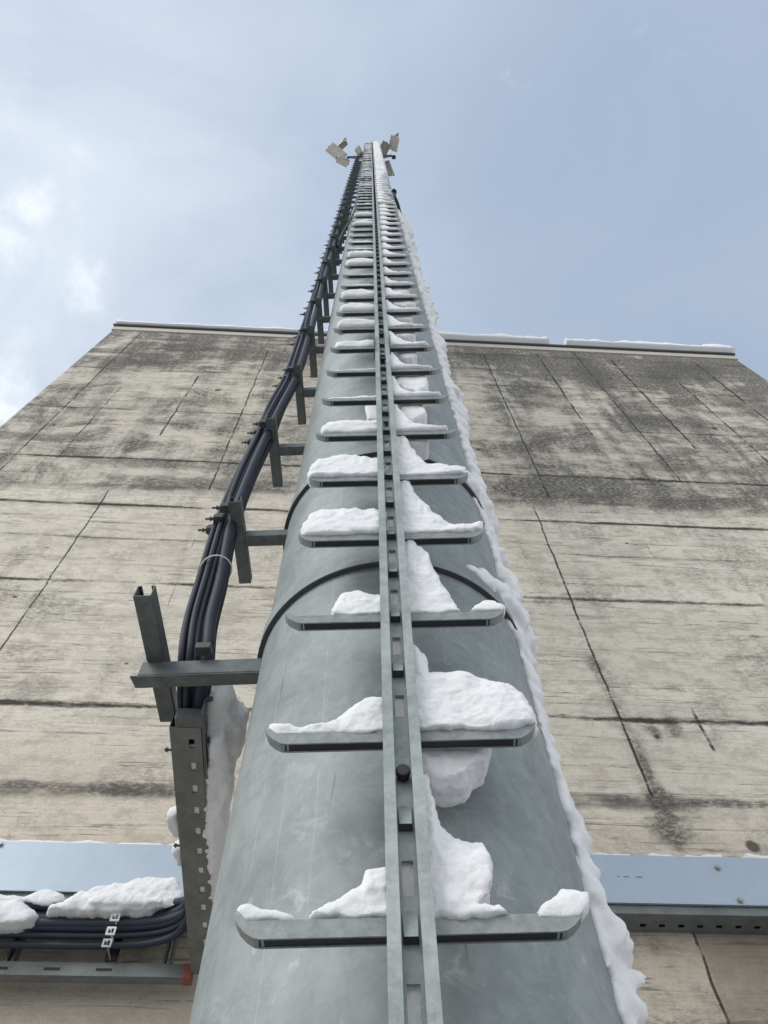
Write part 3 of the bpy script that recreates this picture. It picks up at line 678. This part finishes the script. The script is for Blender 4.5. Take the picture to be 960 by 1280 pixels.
# loose hoses at the top of the thick mast section
o = MB().tube(spline([(-.33, 1.05, H(7.0)), (-.30, 1.02, H(7.6)), (-.235, .98, H(8.3)), (-.20, .93, H(8.6)), (-.165, .90, H(8.9)), (-.17, .95, H(9.8)), (-.15, 1.0, H(10.3))], 8), .012, 10).build('hose', M_rubber_and_shade, None, smooth=True)
tag(o, 'black hose looping from the cable run to the narrow upper mast', 'hose')
o = MB().tube(spline([(.31, 1.10, H(9.69)), (.285, 1.0, H(9.75)), (.255, .93, H(9.8)), (.25, .90, H(10.0))], 8), .02, 10).build('hose', M_rubber_and_shade, None, smooth=True)
tag(o, 'short black hose stub at the right of the thick mast top', 'hose')
mb = MB(); mb.cyl((.25, .89, H(9.98)), (0, 0, 1), .035, .10, 10); q = mb.build('coupling', M_rubber_and_shade, o)

# ------------------------------------------------------------------ floodlights
def flood(loc, rot, sx, sy, label, dark=False):
    t_ = thing('floodlight', label, 'floodlight', (0, 0, 0), 0, 'floodlights on the mast head')
    mt = M_lampd if dark else M_lamp
    MB().box((-sx / 2, -sy / 2, -.03), (sx / 2, sy / 2, .03)).build('housing', mt, t_, local=True, bevel=.01)
    MB().box((-sx / 2 + .03, -sy / 2 + .03, -.036), (sx / 2 - .03, sy / 2 - .03, -.0305)).build('glass', M_lamp if not dark else M_lampd, t_, local=True)
    mb = MB()
    for k in range(7): mb.box((-sx / 2 + .04 + k * (sx - .09) / 6, -sy / 2 + .03, .031), (-sx / 2 + .05 + k * (sx - .09) / 6, sy / 2 - .03, .075))
    mb.build('cooling_fins', mt, t_, local=True)
    mb = MB(); mb.box((-sx / 2 - .02, -.015, -.01), (-sx / 2 - .004, .015, .13)); mb.box((sx / 2 + .004, -.015, -.01), (sx / 2 + .02, .015, .13)); mb.box((-sx / 2 - .02, -.015, .131), (sx / 2 + .02, .015, .145))
    mb.build('yoke', M_brkt, t_, local=True)
    t_.location = loc; t_.rotation_euler = [R(a) for a in rot]
flood((-.90, .93, H(21.4)), (-28, 24, 38), .48, .30, 'large tan floodlight panel furthest out on the left of the mast head')
flood((-.74, 1.13, H(21.3)), (20, -18, 28), .32, .20, 'small pale floodlight hanging lowest in the left cluster of the mast head')
flood((-.76, .79, H(21.6)), (30, 20, -38), .30, .16, 'grey floodlight at the top of the left cluster on the mast head', True)
flood((-.33, .92, H(21.4)), (20, 50, 60), .26, .16, 'narrow floodlight tight against the left side of the mast head', True)
flood((.30, .90, H(21.4)), (10, -20, -60), .36, .24, 'dark round shouldered floodlight against the right side of the mast head', True)
flood((.57, .77, H(21.5)), (-25, 30, -78), .38, .24, 'tan floodlight furthest up on the right of the mast head')
flood((.40, 1.33, H(21.2)), (35, 15, 70), .34, .20, 'dark floodlight hanging lowest on the right of the mast head', True)
o = MB().tube([(.55, 1.04, H(21.3)), (.55, 1.12, H(21.28))], .05, 12).build('junction_box', M_rubber_and_shade, None); tag(o, 'small black round box under the right floodlights', 'junction box')

# ------------------------------------------------------------------ snow
rnd = random.Random(11)
def snow_thing(name, label, mb, vox=.004, disp=.010, it=6, group=None, kind=None):
    o = mb.build(name, M_snow, None, smooth=True)
    c_ = sum((Vector(v.co) for v in o.data.vertices), Vector()) / len(o.data.vertices)
    zmin = min(v.co.z for v in o.data.vertices); off = Vector((c_.x, c_.y, zmin))
    for v in o.data.vertices: v.co -= off
    o.location = off; soften(o, vox, disp, it)
    if kind: return tag(o, label, None, group, kind)
    return tag(o, label, 'snow', group)
S = {
'n0La':[(-0.177, 0.546), (-0.178, 0.558), (-0.164, 0.56), (-0.148, 0.553), (-0.131, 0.548), (-0.111, 0.542), (-0.107, 0.531), (-0.169, 0.533)],
'n0Lb':[(-0.093, 0.532), (-0.088, 0.543), (-0.078, 0.555), (-0.062, 0.561), (-0.05, 0.567), (-0.037, 0.578), (-0.033, 0.599), (-0.009, 0.602), (-0.003, 0.527)],
'n0R':[(0.028, 0.528), (0.018, 0.665), (0.025, 0.748), (0.045, 0.766), (0.049, 0.713), (0.055, 0.669), (0.071, 0.651), (0.092, 0.645), (0.105, 0.652), (0.108, 0.631), (0.114, 0.609), (0.11, 0.588), (0.102, 0.575), (0.104, 0.565), (0.093, 0.562), (0.082, 0.545), (0.102, 0.542), (0.117, 0.541), (0.128, 0.524)],
'n0Re':[(0.143, 0.526), (0.154, 0.54), (0.172, 0.549), (0.185, 0.566), (0.201, 0.566), (0.211, 0.557), (0.209, 0.544), (0.195, 0.524)],
'n1L':[(-0.175, 0.806), (-0.177, 0.838), (-0.16, 0.838), (-0.129, 0.832), (-0.104, 0.835), (-0.083, 0.842), (-0.069, 0.861), (-0.06, 0.872), (-0.051, 0.877), (-0.04, 0.894), (-0.016, 0.896), (0.002, 0.892), (0.0, 0.806)],
'n1R':[(0.023, 0.806), (0.025, 1.013), (0.041, 1.047), (0.052, 1.022), (0.059, 0.991), (0.064, 0.967), (0.087, 0.969), (0.119, 0.964), (0.136, 0.947), (0.164, 0.94), (0.188, 0.922), (0.2, 0.903), (0.208, 0.889), (0.211, 0.863), (0.206, 0.815), (0.171, 0.806)],
'n1U':[(.030, .85), (.139, .85), (.140, .828), (.136, .806), (.127, .787), (.112, .772), (.096, .761), (.080, .751), (.066, .744), (.054, .750), (.044, .768), (.034, .80)],
'n2La':[(-0.098, 1.090), (-0.093, 1.138), (-0.076, 1.18), (-0.056, 1.184), (-0.035, 1.167), (0.009, 1.16), (0.007, 1.090)],
'n2R':[(0.021, 1.090), (0.027, 1.35), (0.044, 1.388), (0.062, 1.347), (0.088, 1.314), (0.089, 1.249), (0.102, 1.193), (0.118, 1.141), (0.128, 1.090)],
'n2Re':[(0.142, 1.090), (0.154, 1.124), (0.176, 1.14), (0.195, 1.130), (0.207, 1.115), (0.201, 1.092)],
'n3L':[(-0.173, 1.372), (-0.174, 1.441), (-0.159, 1.485), (-0.134, 1.503), (-0.089, 1.505), (0.008, 1.489), (0.014, 1.372)],
'n3R':[(0.031, 1.372), (0.031, 1.649), (0.051, 1.683), (0.067, 1.611), (0.089, 1.521), (0.117, 1.463), (0.135, 1.425), (0.177, 1.413), (0.208, 1.429), (0.203, 1.394), (0.179, 1.372)],
'n4L':[(-0.177, 1.652), (-0.176, 1.737), (-0.159, 1.780), (-0.123, 1.805), (-0.067, 1.798), (0.014, 1.765), (0.011, 1.652)],
'n4R':[(0.031, 1.652), (0.032, 1.921), (0.058, 1.976), (0.07, 1.89), (0.09, 1.794), (0.108, 1.734), (0.133, 1.735), (0.161, 1.715), (0.2, 1.707), (0.2, 1.66), (0.155, 1.652)],
}
def ordn(n): return ['lowest', 'second', 'third', 'fourth', 'fifth', 'sixth', 'seventh', 'eighth', 'ninth', 'tenth', 'eleventh', 'twelfth', 'thirteenth', 'fourteenth', 'fifteenth', 'sixteenth', 'seventeenth', 'eighteenth', 'nineteenth', 'twentieth', 'twenty-first', 'twenty-second', 'twenty-third', 'twenty-fourth', 'twenty-fifth', 'twenty-sixth', 'twenty-seventh'][n]
GS = 'snow lying on the ladder rungs'
def sn(keys, label, base, y0=.764, y1=.800, disp=.012, vox=.0028, bulge=.0):
    mb = MB()
    for q in keys:
        k, a, b_ = q if isinstance(q, tuple) else (q, y0, y1)
        lump_y(mb, S[k], a, b_, base, rnd, bulge, slab=k.endswith('U'))
    return snow_thing('snow_lump', label, mb, vox, disp, 5, GS)
sn(['n0La'], 'thin scrap of snow on the left tip of the lowest visible rung', .534, .768, .80, .006)
sn(['n0Lb'], 'small stepped snow heap on the lowest visible rung, left against the rail', .532, .764, .80)
sn(['n0R'], 'tall lumpy snow mass on the lowest visible rung, right against the rail', .532, .762, .85, .016)
sn(['n0Re'], 'peaked snow heap on the right tip of the lowest visible rung', .534, .769, .80, .008)
sn(['n1L'], 'sloping snow heap on the left half of the second visible rung', .812, .764, .80)
sn(['n1R', ('n1U', .796, .858)], 'largest snow heap, wide across the right half of the second visible rung', .812, .760, .85, .016)
sn(['n2La'], 'small snow heap on the third visible rung, left against the rail', 1.092)
sn(['n2R'], 'steep snow wedge on the third visible rung, right against the rail', 1.092)
sn(['n2Re'], 'tiny snow heap near the right tip of the third visible rung', 1.094, .769, .80, .007)
sn(['n3L'], 'long flat topped snow bar on the left half of the fourth visible rung', 1.372, .758, .80, .010)
sn(['n3R'], 'concave snow drift on the right half of the fourth visible rung', 1.372)
sn(['n4L'], 'long rounded snow bar on the left half of the fifth visible rung', 1.652, .758, .80, .010)
sn(['n4R'], 'concave snow drift on the right half of the fifth visible rung', 1.652)
hl = {5: (.105, 0), 6: (.03, 1), 7: (.018, 2), 8: (.085, 0), 9: (.10, 3), 10: (.11, 3), 11: (.11, 3), 12: (.035, 1), 13: (.022, 2), 14: (.13, 3), 15: (.12, 3), 16: (.06, 1), 17: (.07, 1), 18: (.02, 2), 19: (.02, 2), 20: (.10, 3), 21: (.10, 1), 22: (.09, 3), 23: (.02, 2), 24: (.03, 2)}
sh = {0: 'flat topped', 1: 'low uneven', 2: 'paper thin', 3: 'round domed'}
adj = {0: 'concave', 1: 'narrow', 2: 'ragged'}
def left_poly(n, hgt, kind_, base):
    base = base + (.005 if n < 25 else 0); xs = [-.164 + i * .158 / 9 for i in range(10)]
    if kind_ == 0: pf = [.5, .85, .98, 1, 1, .97, .95, .93, .92, .90]
    elif kind_ == 3: pf = [.35, .68, .88, 1, 1.02, .97, .86, .7, .55, .45]
    elif kind_ == 1: pf = [.4, .7, .8, .85, .9, 1, 1.3, 1., .8, .7]
    else: pf = [.6, .9, 1, .7, .9, 1.3, 1.1, .8, 1, .9]
    pf = [q * rnd.uniform(.92, 1.08) for q in pf]
    return [(xs[0] + .004, base - .004)] + [(x, base + hgt * q) for x, q in zip(xs, pf)] + [(xs[-1] + .012, base + hgt * pf[-1]), (xs[-1] + .012, base - .004)]
def right_poly(n, base, full=False):
    w_ = rnd.uniform(.85, 1.15); e = rnd.uniform(.008, .022)
    g = min(1, max(0, (n - 9) / 12)) * .040; g2 = min(1, max(0, (n - 34) / 5)) * .085
    p = [(.030, base - .004), (.030, base + .27), (.048, base + .285), (.052 * w_, base + .235), (.062 * w_, base + .17), (.075 * w_, base + .11), (.092 * w_, base + .065), (.115 * w_, base + .035), (.14, base + .018 + e)]
    p += [(.165, base + .004 + e), (.188, base + .008 + e * rnd.uniform(.5, 1.3)), (.190, base + .004), (.175, base - .004)]
    return [(min(.205, x + (g + g2 if x > .045 and z > base + .02 else 0)), z) for x, z in p]
for n in range(5, 25):
    base = .532 + .28 * n; hgt, kd = hl[n]
    vox = .005 if n < 10 else .008
    bl = 0 if kd in (1, 2) else (.012 if n < 9 else .028)
    mb = MB(); lump_y(mb, left_poly(n, hgt, kd, base), .767, .798, base, rnd, bl)
    if kd == 1 and n in (12,): lump_y(mb, [(-.085, base), (-.08, base + .09), (-.068, base + .09), (-.06, base)], .78, .80, base, rnd)
    snow_thing('snow_lump', f'{sh[kd]} snow on the left half of the {ordn(n)} visible rung', mb, vox, .006 if kd else .009, 5 if kd != 2 else 2, GS)
    mb = MB(); lump_y(mb, right_poly(n, base + .004), .764, .850, base, rnd, .010)
    if n < 13:   # slab of snow clinging between the rung and the mast, hanging a little below the rung
        wv = rnd.uniform(.4, 1.)
        if n in (5, 6, 7, 8, 9, 10, 11, 12):
            x0 = rnd.uniform(.05, .07); x1 = x0 + .09 * wv + .03; dz = {5: .03, 6: .16, 7: .17}.get(n, rnd.uniform(.05, .11))
            ps = [(x0, base + .03), (x1, base + .03)] + [(x1 + (x0 - x1) * q / 9 + rnd.uniform(-.004, .004), base - dz * (.35 + .65 * math.sin(math.pi * (.12 + .8 * q / 9)) ** 1.2) * rnd.uniform(.75, 1.1)) for q in range(10)]
            lump_y(mb, ps, .790, .850, base, rnd, 0, .002, True)
    snow_thing('snow_lump', f'snow wedge filling the corner of rail and {ordn(n)} visible rung, right half', mb, vox, .010, 5, GS)
    if n == 6:
        mb = MB(); lump_y(mb, [(-.05, base + .17), (-.005, base + .18), (-.005, base + .0), (-.04, base + .02)], .84, .872, base, rnd, 0, .002, True); snow_thing('snow_lump', 'flat snow flake stuck to the mast left of the rail over the seventh visible rung', mb, .005, .005, 4, GS)
# far rungs: snow along the rail that reads as one mass
mb = MB()
for n in range(25, NR):
    base = .532 + .28 * n
    lump_y(mb, left_poly(n, rnd.choice([.015, .02, .03, .06, .09]), rnd.choice([1, 2, 3]), base), .757, .83, base, rnd, .005)
    g = min(1, (n - 25) / 30)
    p = right_poly(n, base)
    lump_y(mb, p, .748, .90 + .1 * g, base, rnd, .012)
snow_thing('snow_cover', 'snow plastered over the far upper rungs and rail', mb, .016, .016, 3, None, 'stuff')

# wind driven snow on the right side of the mast
def fb(p, o=5): return noise.fractal(p, .55, 2.1, o)
def plaster(name, label, h0, h1, rad, dh, wid, amp, kind=None, collars=()):
    a0, a1, na = R(18), R(165), 64
    nh = int((h1 - h0) / dh); vs = []; fs = []
    for j in range(nh + 1):
        h = h0 + (h1 - h0) * j / nh
        th_ = amp(h)
        for i in range(na + 1):
            a = a0 + (a1 - a0) * i / na
            e0 = R(wid) + .10 * noise.noise(Vector((h * 3.0, 0, 7.3))) + .06 * noise.noise(Vector((h * 17, 0, 1.3))) + .03 * noise.noise(Vector((h * 45, 0, 2.3)))
            m_ = min(1, max(-1, (a - e0) / .10)) ; 
            back = min(1, max(-1, (R(158) - a) / .2))
            T = th_ * min(m_, back)
            if T > 0:
                q = Vector((a * rad * 15, 3.0, h * 15))
                q2 = Vector((a * rad * 38, 9.0, h * 34))
                rr_ = rad * 1.1
                w1 = Vector((a * rr_ * 11 + .5 * noise.noise(q), 3.0 + .4 * noise.noise(q2), h * 9)); w2 = Vector((a * rr_ * 34, 7.0, h * 30 + .6 * noise.noise(q)))
                b1 = max(0, 1 - (noise.voronoi(w1)[0][0] / .85) ** 2) ** .5; b2 = max(0, 1 - (noise.voronoi(w2)[0][0] / .9) ** 2) ** .5
                T = th_ * (.30 + .62 * b1 + .55 * noise.noise(Vector((h * 1.7, 0, 5)))) * max(0, min(1, m_)) ** .4 + (.004 + .013 * b2) * min(1, m_ * 3) + .003 * noise.noise(q2 * 3)
                if T < th_ * .22: T = th_ * .22 * max(0, min(1, m_)) + .004 * b2
                T = max(T, .003)
            else: T = -.012
            for hc in collars:
                u_ = (h - hc - .052) / .16
                if -.01 < u_ < 1.:
                    aa = (a - R(34)) / R(55)
                    if aa > 0:
                        lim = .22 + .78 * min(1, aa) ** 1.1
                        bmp = (1 - u_ / lim) * (.020 + .045 * min(1, aa)) * (1 + .45 * noise.noise(Vector((a * 4, 2.2, h * 9)))) + .007 * noise.noise(Vector((a * 12, 2.2, h * 36)))
                        if u_ < 0: bmp *= .6
                        bm2 = bmp * min(1, max(-.5, (fb(Vector((a * 9, 5.1, h * 9)), 3) + .30 - (.30 if aa < .4 else 0)) * 2.2))
                        T = max(T, bm2)
            r = rad + (pr(h) - rad if h < 9.66 else 0) + T
            if rad < .25: r = rad - .045 * (h - 9.65) / 12.2 + T
            vs.append((AX[0] + r * math.sin(a), AX[1] - r * math.cos(a), H(h)))
    k = na + 1
    for j in range(nh):
        for i in range(na): fs.append((j * k + i, j * k + i + 1, (j + 1) * k + i + 1, (j + 1) * k + i))
    # inner skin keeps it a closed solid
    n0 = len(vs)
    for j in (0, nh):
        pass
    mb = MB(); mb.add(vs, fs)
    for ends in (0, nh):
        ring = [vs[ends * k + i] for i in range(k)]
        hh = ring[0][2]; inner = [(AX[0] + (p[0] - AX[0]) * .8, AX[1] + (p[1] - AX[1]) * .8, hh) for p in ring]
        mb.add(ring + inner, [(i, i + 1, k + i + 1, k + i) for i in range(k - 1)])
    o = mb.build(name, M_snow, None, smooth=True); tag(o, label, 'snow' if not kind else None, None, kind); return o
def clod(mb, c_, ax, n=8, m_=5):
    (rx, vx), (ry, vy), (rz, vz) = ax; rings = []
    for q in range(1, m_):
        th = math.pi * q / m_
        rings.append([c_ + vx * (rx * math.sin(th) * math.cos(2 * math.pi * k / n)) + vy * (ry * math.sin(th) * math.sin(2 * math.pi * k / n)) + vz * (rz * math.cos(th)) for k in range(n)])
    mb.loft(rings)
def crust():
    r_ = random.Random(23); mb = MB()
    def put(h, a, T, wt, wh, tilt):
        nrm = Vector((math.sin(a), -math.cos(a), 0)); tan = Vector((math.cos(a), math.sin(a), 0)); up = Vector((0, 0, 1))
        v1 = (up * math.cos(tilt) + tan * math.sin(tilt)); v2 = (tan * math.cos(tilt) - up * math.sin(tilt))
        rr = pr(h); c_ = Vector((AX[0], AX[1], H(h))) + nrm * (rr + T * .18)
        clod(mb, c_, ((T * .82, nrm), (wt, v2), (wh, v1)))
    h = .28
    while h < 9.62:
        k = 1 + .10 * min(9, h)
        amp = .035 + .0078 * min(9, h)
        amp *= .80 + .55 * noise.noise(Vector((h * 2.1, 4., 1.)))
        edge = R(75) + .10 * noise.noise(Vector((h * 2.7, 0, 7.3))) + .05 * noise.noise(Vector((h * 13, 0, 1.3)))
        a = edge
        while a < R(150):
            f_ = .55 + .45 * min(1, (a - edge) / .12)
            if r_.random() > .16: put(h + r_.uniform(-.02, .02), a + r_.uniform(-.03, .03), amp * f_ * r_.uniform(.45, 1.3), r_.uniform(.014, .030) * k ** .7, r_.uniform(.020, .046) * k ** .7, r_.uniform(-.1, .8))
            a += .085 if a < R(105) else .16
        if r_.random() < .22: put(h, edge - r_.uniform(.06, .13), .008, r_.uniform(.005, .010), r_.uniform(.008, .018), r_.uniform(0, .7))
        h += .026 * (k ** .5)
    for hc in (1.415, 2.015):
        z0 = hc + .052
        for q in range(290):
            aa = r_.random() ** .7; a = R(36) + aa * R(62)
            top = .03 + .13 * aa; u_ = r_.random() ** 1.6
            h = z0 + top * u_
            if noise.noise(Vector((a * 7, hc * 9, h * 16))) < (-.12 if aa > .3 else .02): continue
            put(h, a, (.014 + .045 * aa * (1 - .5 * u_)) * r_.uniform(.6, 1.15), r_.uniform(.010, .020) + .012 * aa, r_.uniform(.010, .022) + .012 * aa, r_.uniform(-.2, .9))
        for q in range(26):
            aa = (q + .5) / 26; a = R(52) + aa * R(45)
            put(hc + r_.uniform(-.01, .05), a, .008 + .05 * max(0, aa - .25) * r_.uniform(.7, 1.2), .02, .024, .2)
    return mb
o = crust().build('snow_crust', M_snow, None, smooth=True); tag(o, 'lumpy crust of wind driven snow clinging down the right side of the thick mast', 'snow')
soften(o, .0065, .010, 2)
plaster('snow_crust', 'smooth snow plastered on the right side of the narrow upper mast', 9.72, 21.8, .185, .03, 26, lambda h: .06)

# snow on the cable tray
def lump_z(mb, poly, z0, z1, rnd, jit=.004, prof=((0, .80), (.12, .97), (.4, 1.), (.7, .86), (.92, .6), (1., .3))):
    poly = resample(poly, .016); cx = sum(p[0] for p in poly) / len(poly); cy = sum(p[1] for p in poly) / len(poly)
    jt = [(rnd.uniform(-jit, jit), rnd.uniform(-jit, jit)) for _ in poly]
    mb.loft([[(cx + (p[0] - cx) * s + j[0], cy + (p[1] - cy) * s + j[1], H(z0 + (z1 - z0) * u_) + rnd.uniform(-jit, jit)) for p, j in zip(poly, jt)] for u_, s in prof])
mb = MB()
lump_z(mb, [(-0.440, 1.20), (-0.414, 1.185), (-0.391, 1.200), (-0.371, 1.236), (-0.352, 1.299), (-0.366, 1.376), (-0.401, 1.454), (-0.423, 1.566), (-0.448, 1.698), (-0.494, 1.854), (-0.525, 1.954), (-0.575, 1.98), (-0.53, 1.6), (-0.49, 1.3)], 1.362, 1.56, rnd)
lump_z(mb, [(-.42, 1.28), (-.385, 1.27), (-.378, 1.40), (-.410, 1.52), (-.44, 1.66), (-.485, 1.86), (-.51, 1.92), (-.48, 1.60), (-.45, 1.40)], 1.335, 1.42, rnd)
lump_z(mb, [(-.445, 1.5), (-.405, 1.45), (-.42, 1.62), (-.455, 1.74), (-.48, 1.74)], 1.318, 1.40, rnd)
lump_z(mb, [(-.50, 1.40), (-.45, 1.3), (-.44, 1.4), (-.49, 1.9), (-.50, 2.02), (-.55, 1.98)], 1.345, 1.50, rnd)
snow_thing('snow_drift', 'big sagging snow drift hanging off the right side of the cable tray', mb, .006, .022, 6)
for s_, a_, l_, lab in ((.36, .022, .05, 'upper small snow clot on the left edge of the slotted cable tray'), (.475, .018, .04, 'lower small snow clot on the left edge of the slotted cable tray')):
    mb = MB(); p = tp(-.010, s_, .04); lump_z(mb, [(p.x - a_, p.y - l_ * .8), (p.x + .006, p.y - l_), (p.x + .008, p.y + l_), (p.x - a_ * .8, p.y + l_ * .7), (p.x - a_ * 1.1, p.y)], p.z - EYE - .02, p.z - EYE + .03, rnd)
    snow_thing('snow_clot', lab, mb, .004, .012, 3)
mb = MB(); q = [tp(.008, .06, 0), tp(.060, .05, 0), tp(.062, .90, 0), tp(.006, .90, 0)]
lump_z(mb, [(p.x, p.y) for p in q], 1.3385, 1.362, rnd, .001); snow_thing('snow_strip', 'snow packed inside the slotted cable tray, showing through its slots', mb, .004, .003, 2)
mb = MB(); lump_y(mb, [(-.010, .50), (.036, .50), (.036, 12.), (-.010, 12.)], .768, .80, .3, rnd, 0, .001)
tag(mb.build('snow_strip', M_snow, None, smooth=True), 'snow packed behind the ladder rail, showing through its slots', 'snow')

# snow on the wall cables
def lump_w(mb, poly, o0, o1, base):
    poly = resample(poly, .016); cx = sum(p[0] for p in poly) / len(poly)
    jt = [(rnd.uniform(-.004, .004), rnd.uniform(-.004, .004)) for _ in poly]
    rings = []
    for u_, sz, sx in ((0, .4, .92), (.15, .75, .97), (.4, .97, 1), (.7, 1, 1), (1, .8, .96)):
        rings.append([tuple(wp(cx + (p[0] - cx) * sx + j[0], o1 + (o0 - o1) * u_, H(base + (p[1] - base) * (sz if p[1] > base else 1)) + j[1])) for p, j in zip(poly, jt)])
    mb.loft(rings)
WA = [(-1.32, 1.50), (-1.249, 1.519), (-1.183, 1.529), (-1.127, 1.528), (-1.104, 1.549), (-1.084, 1.56), (-1.049, 1.553), (-1.021, 1.542), (-1.006, 1.502), (-1.051, 1.493), (-1.1, 1.499), (-1.239, 1.496)]
WBp = [(-1.5, 1.50), (-1.259, 1.506), (-1.164, 1.503), (-1.135, 1.508), (-1.108, 1.49), (-1.063, 1.452), (-1.067, 1.431), (-1.112, 1.412), (-1.161, 1.421), (-1.218, 1.414), (-1.5, 1.43)]
WC = [(-1.038, 1.457), (-1.037, 1.474), (-0.999, 1.498), (-0.995, 1.511), (-0.975, 1.522), (-0.964, 1.537), (-0.947, 1.532), (-0.933, 1.559), (-0.901, 1.564), (-0.862, 1.571), (-0.825, 1.582), (-0.779, 1.594), (-0.731, 1.597), (-0.699, 1.601), (-0.684, 1.576), (-0.662, 1.545), (-0.647, 1.51), (-0.659, 1.491), (-0.718, 1.474), (-0.738, 1.459), (-0.808, 1.462), (-0.838, 1.457), (-0.945, 1.456)]
mb = MB(); lump_w(mb, WA, .10, .17, 1.49); snow_thing('snow_heap', 'low snow heap behind the wall cables at the left edge of the photo', mb, .005, .014)
mb = MB(); lump_w(mb, WBp, .12, .20, 1.40); snow_thing('snow_heap', 'snow heap drooping over the wall cables at the left edge of the photo', mb, .005, .014)
mb = MB(); lump_w(mb, WC, .105, .20, 1.45); lump_w(mb, [(-.93, 1.47), (-.92, 1.51), (-.86, 1.53), (-.80, 1.52), (-.72, 1.515), (-.70, 1.48), (-.8, 1.465)], .13, .215, 1.46); snow_thing('snow_heap', 'long thick snow heap on the wall cables beside the slotted cable tray', mb, .005, .018)

# snow lines along the tops of the trunking and along the roof edge
def ridge(label, s0, s1, o0, o1, z, gaps, hmax, step, name='snow_line', seed=0., lo=.55, va=.75):
    mb = MB(); s = s0; rings = []; made = 0
    n = int((s1 - s0) / step)
    for i in range(n + 1):
        s = s0 + (s1 - s0) * i / n
        hh = hmax * (lo + va * fb(Vector((s * 3.2, seed, 0)), 4))
        for a, b_ in gaps:
            if a < s < b_: hh = -1
        if hh < .003:
            if len(rings) > 1: mb.loft(rings); made += 1
            rings = []; continue
        w_ = min(1, hh / (.3 * hmax))
        rings.append([tuple(wp(s, o1 * w_ + o0 * (1 - w_) if False else o1, H(z) - .002)), tuple(wp(s, o1 - .004, H(z) + hh * .7)), tuple(wp(s, (o0 + o1) / 2, H(z) + hh)), tuple(wp(s, o0, H(z) + hh * 1.1)), tuple(wp(s, o0, H(z) - .002))])
    if len(rings) > 1: mb.loft(rings)
    o = mb.build(name, M_snow, None, smooth=True); tag(o, label, 'snow'); return o
ridge('thin broken line of snow on top of the left trunking cover', -2.9, -.02, .012, .096, 1.7575, (), .032, .01, seed=2.)
ridge('thin broken line of snow on top of the right trunking cover', -.01, 3.9, .012, .096, 1.7575, ((.80, .86), (1.12, 1.20)), .045, .01, seed=6.5)
RZ = ROOF + .047 - EYE
ridge('thin snow along the roof edge left of the mast', XL + .0, .35, -.5, .055, RZ, (), .11, .04, 'roof_snow', 3., .9, .8)
ridge('thick snow slab on the roof edge just right of the mast', .42, 1.95, -.5, .085, RZ, (), .19, .04, 'roof_snow', 8., .95, .7)
ridge('long snow slab on the roof edge at the right corner', 2.15, XR + .02, -.5, .085, RZ, (), .17, .04, 'roof_snow', 12., .9, .8)
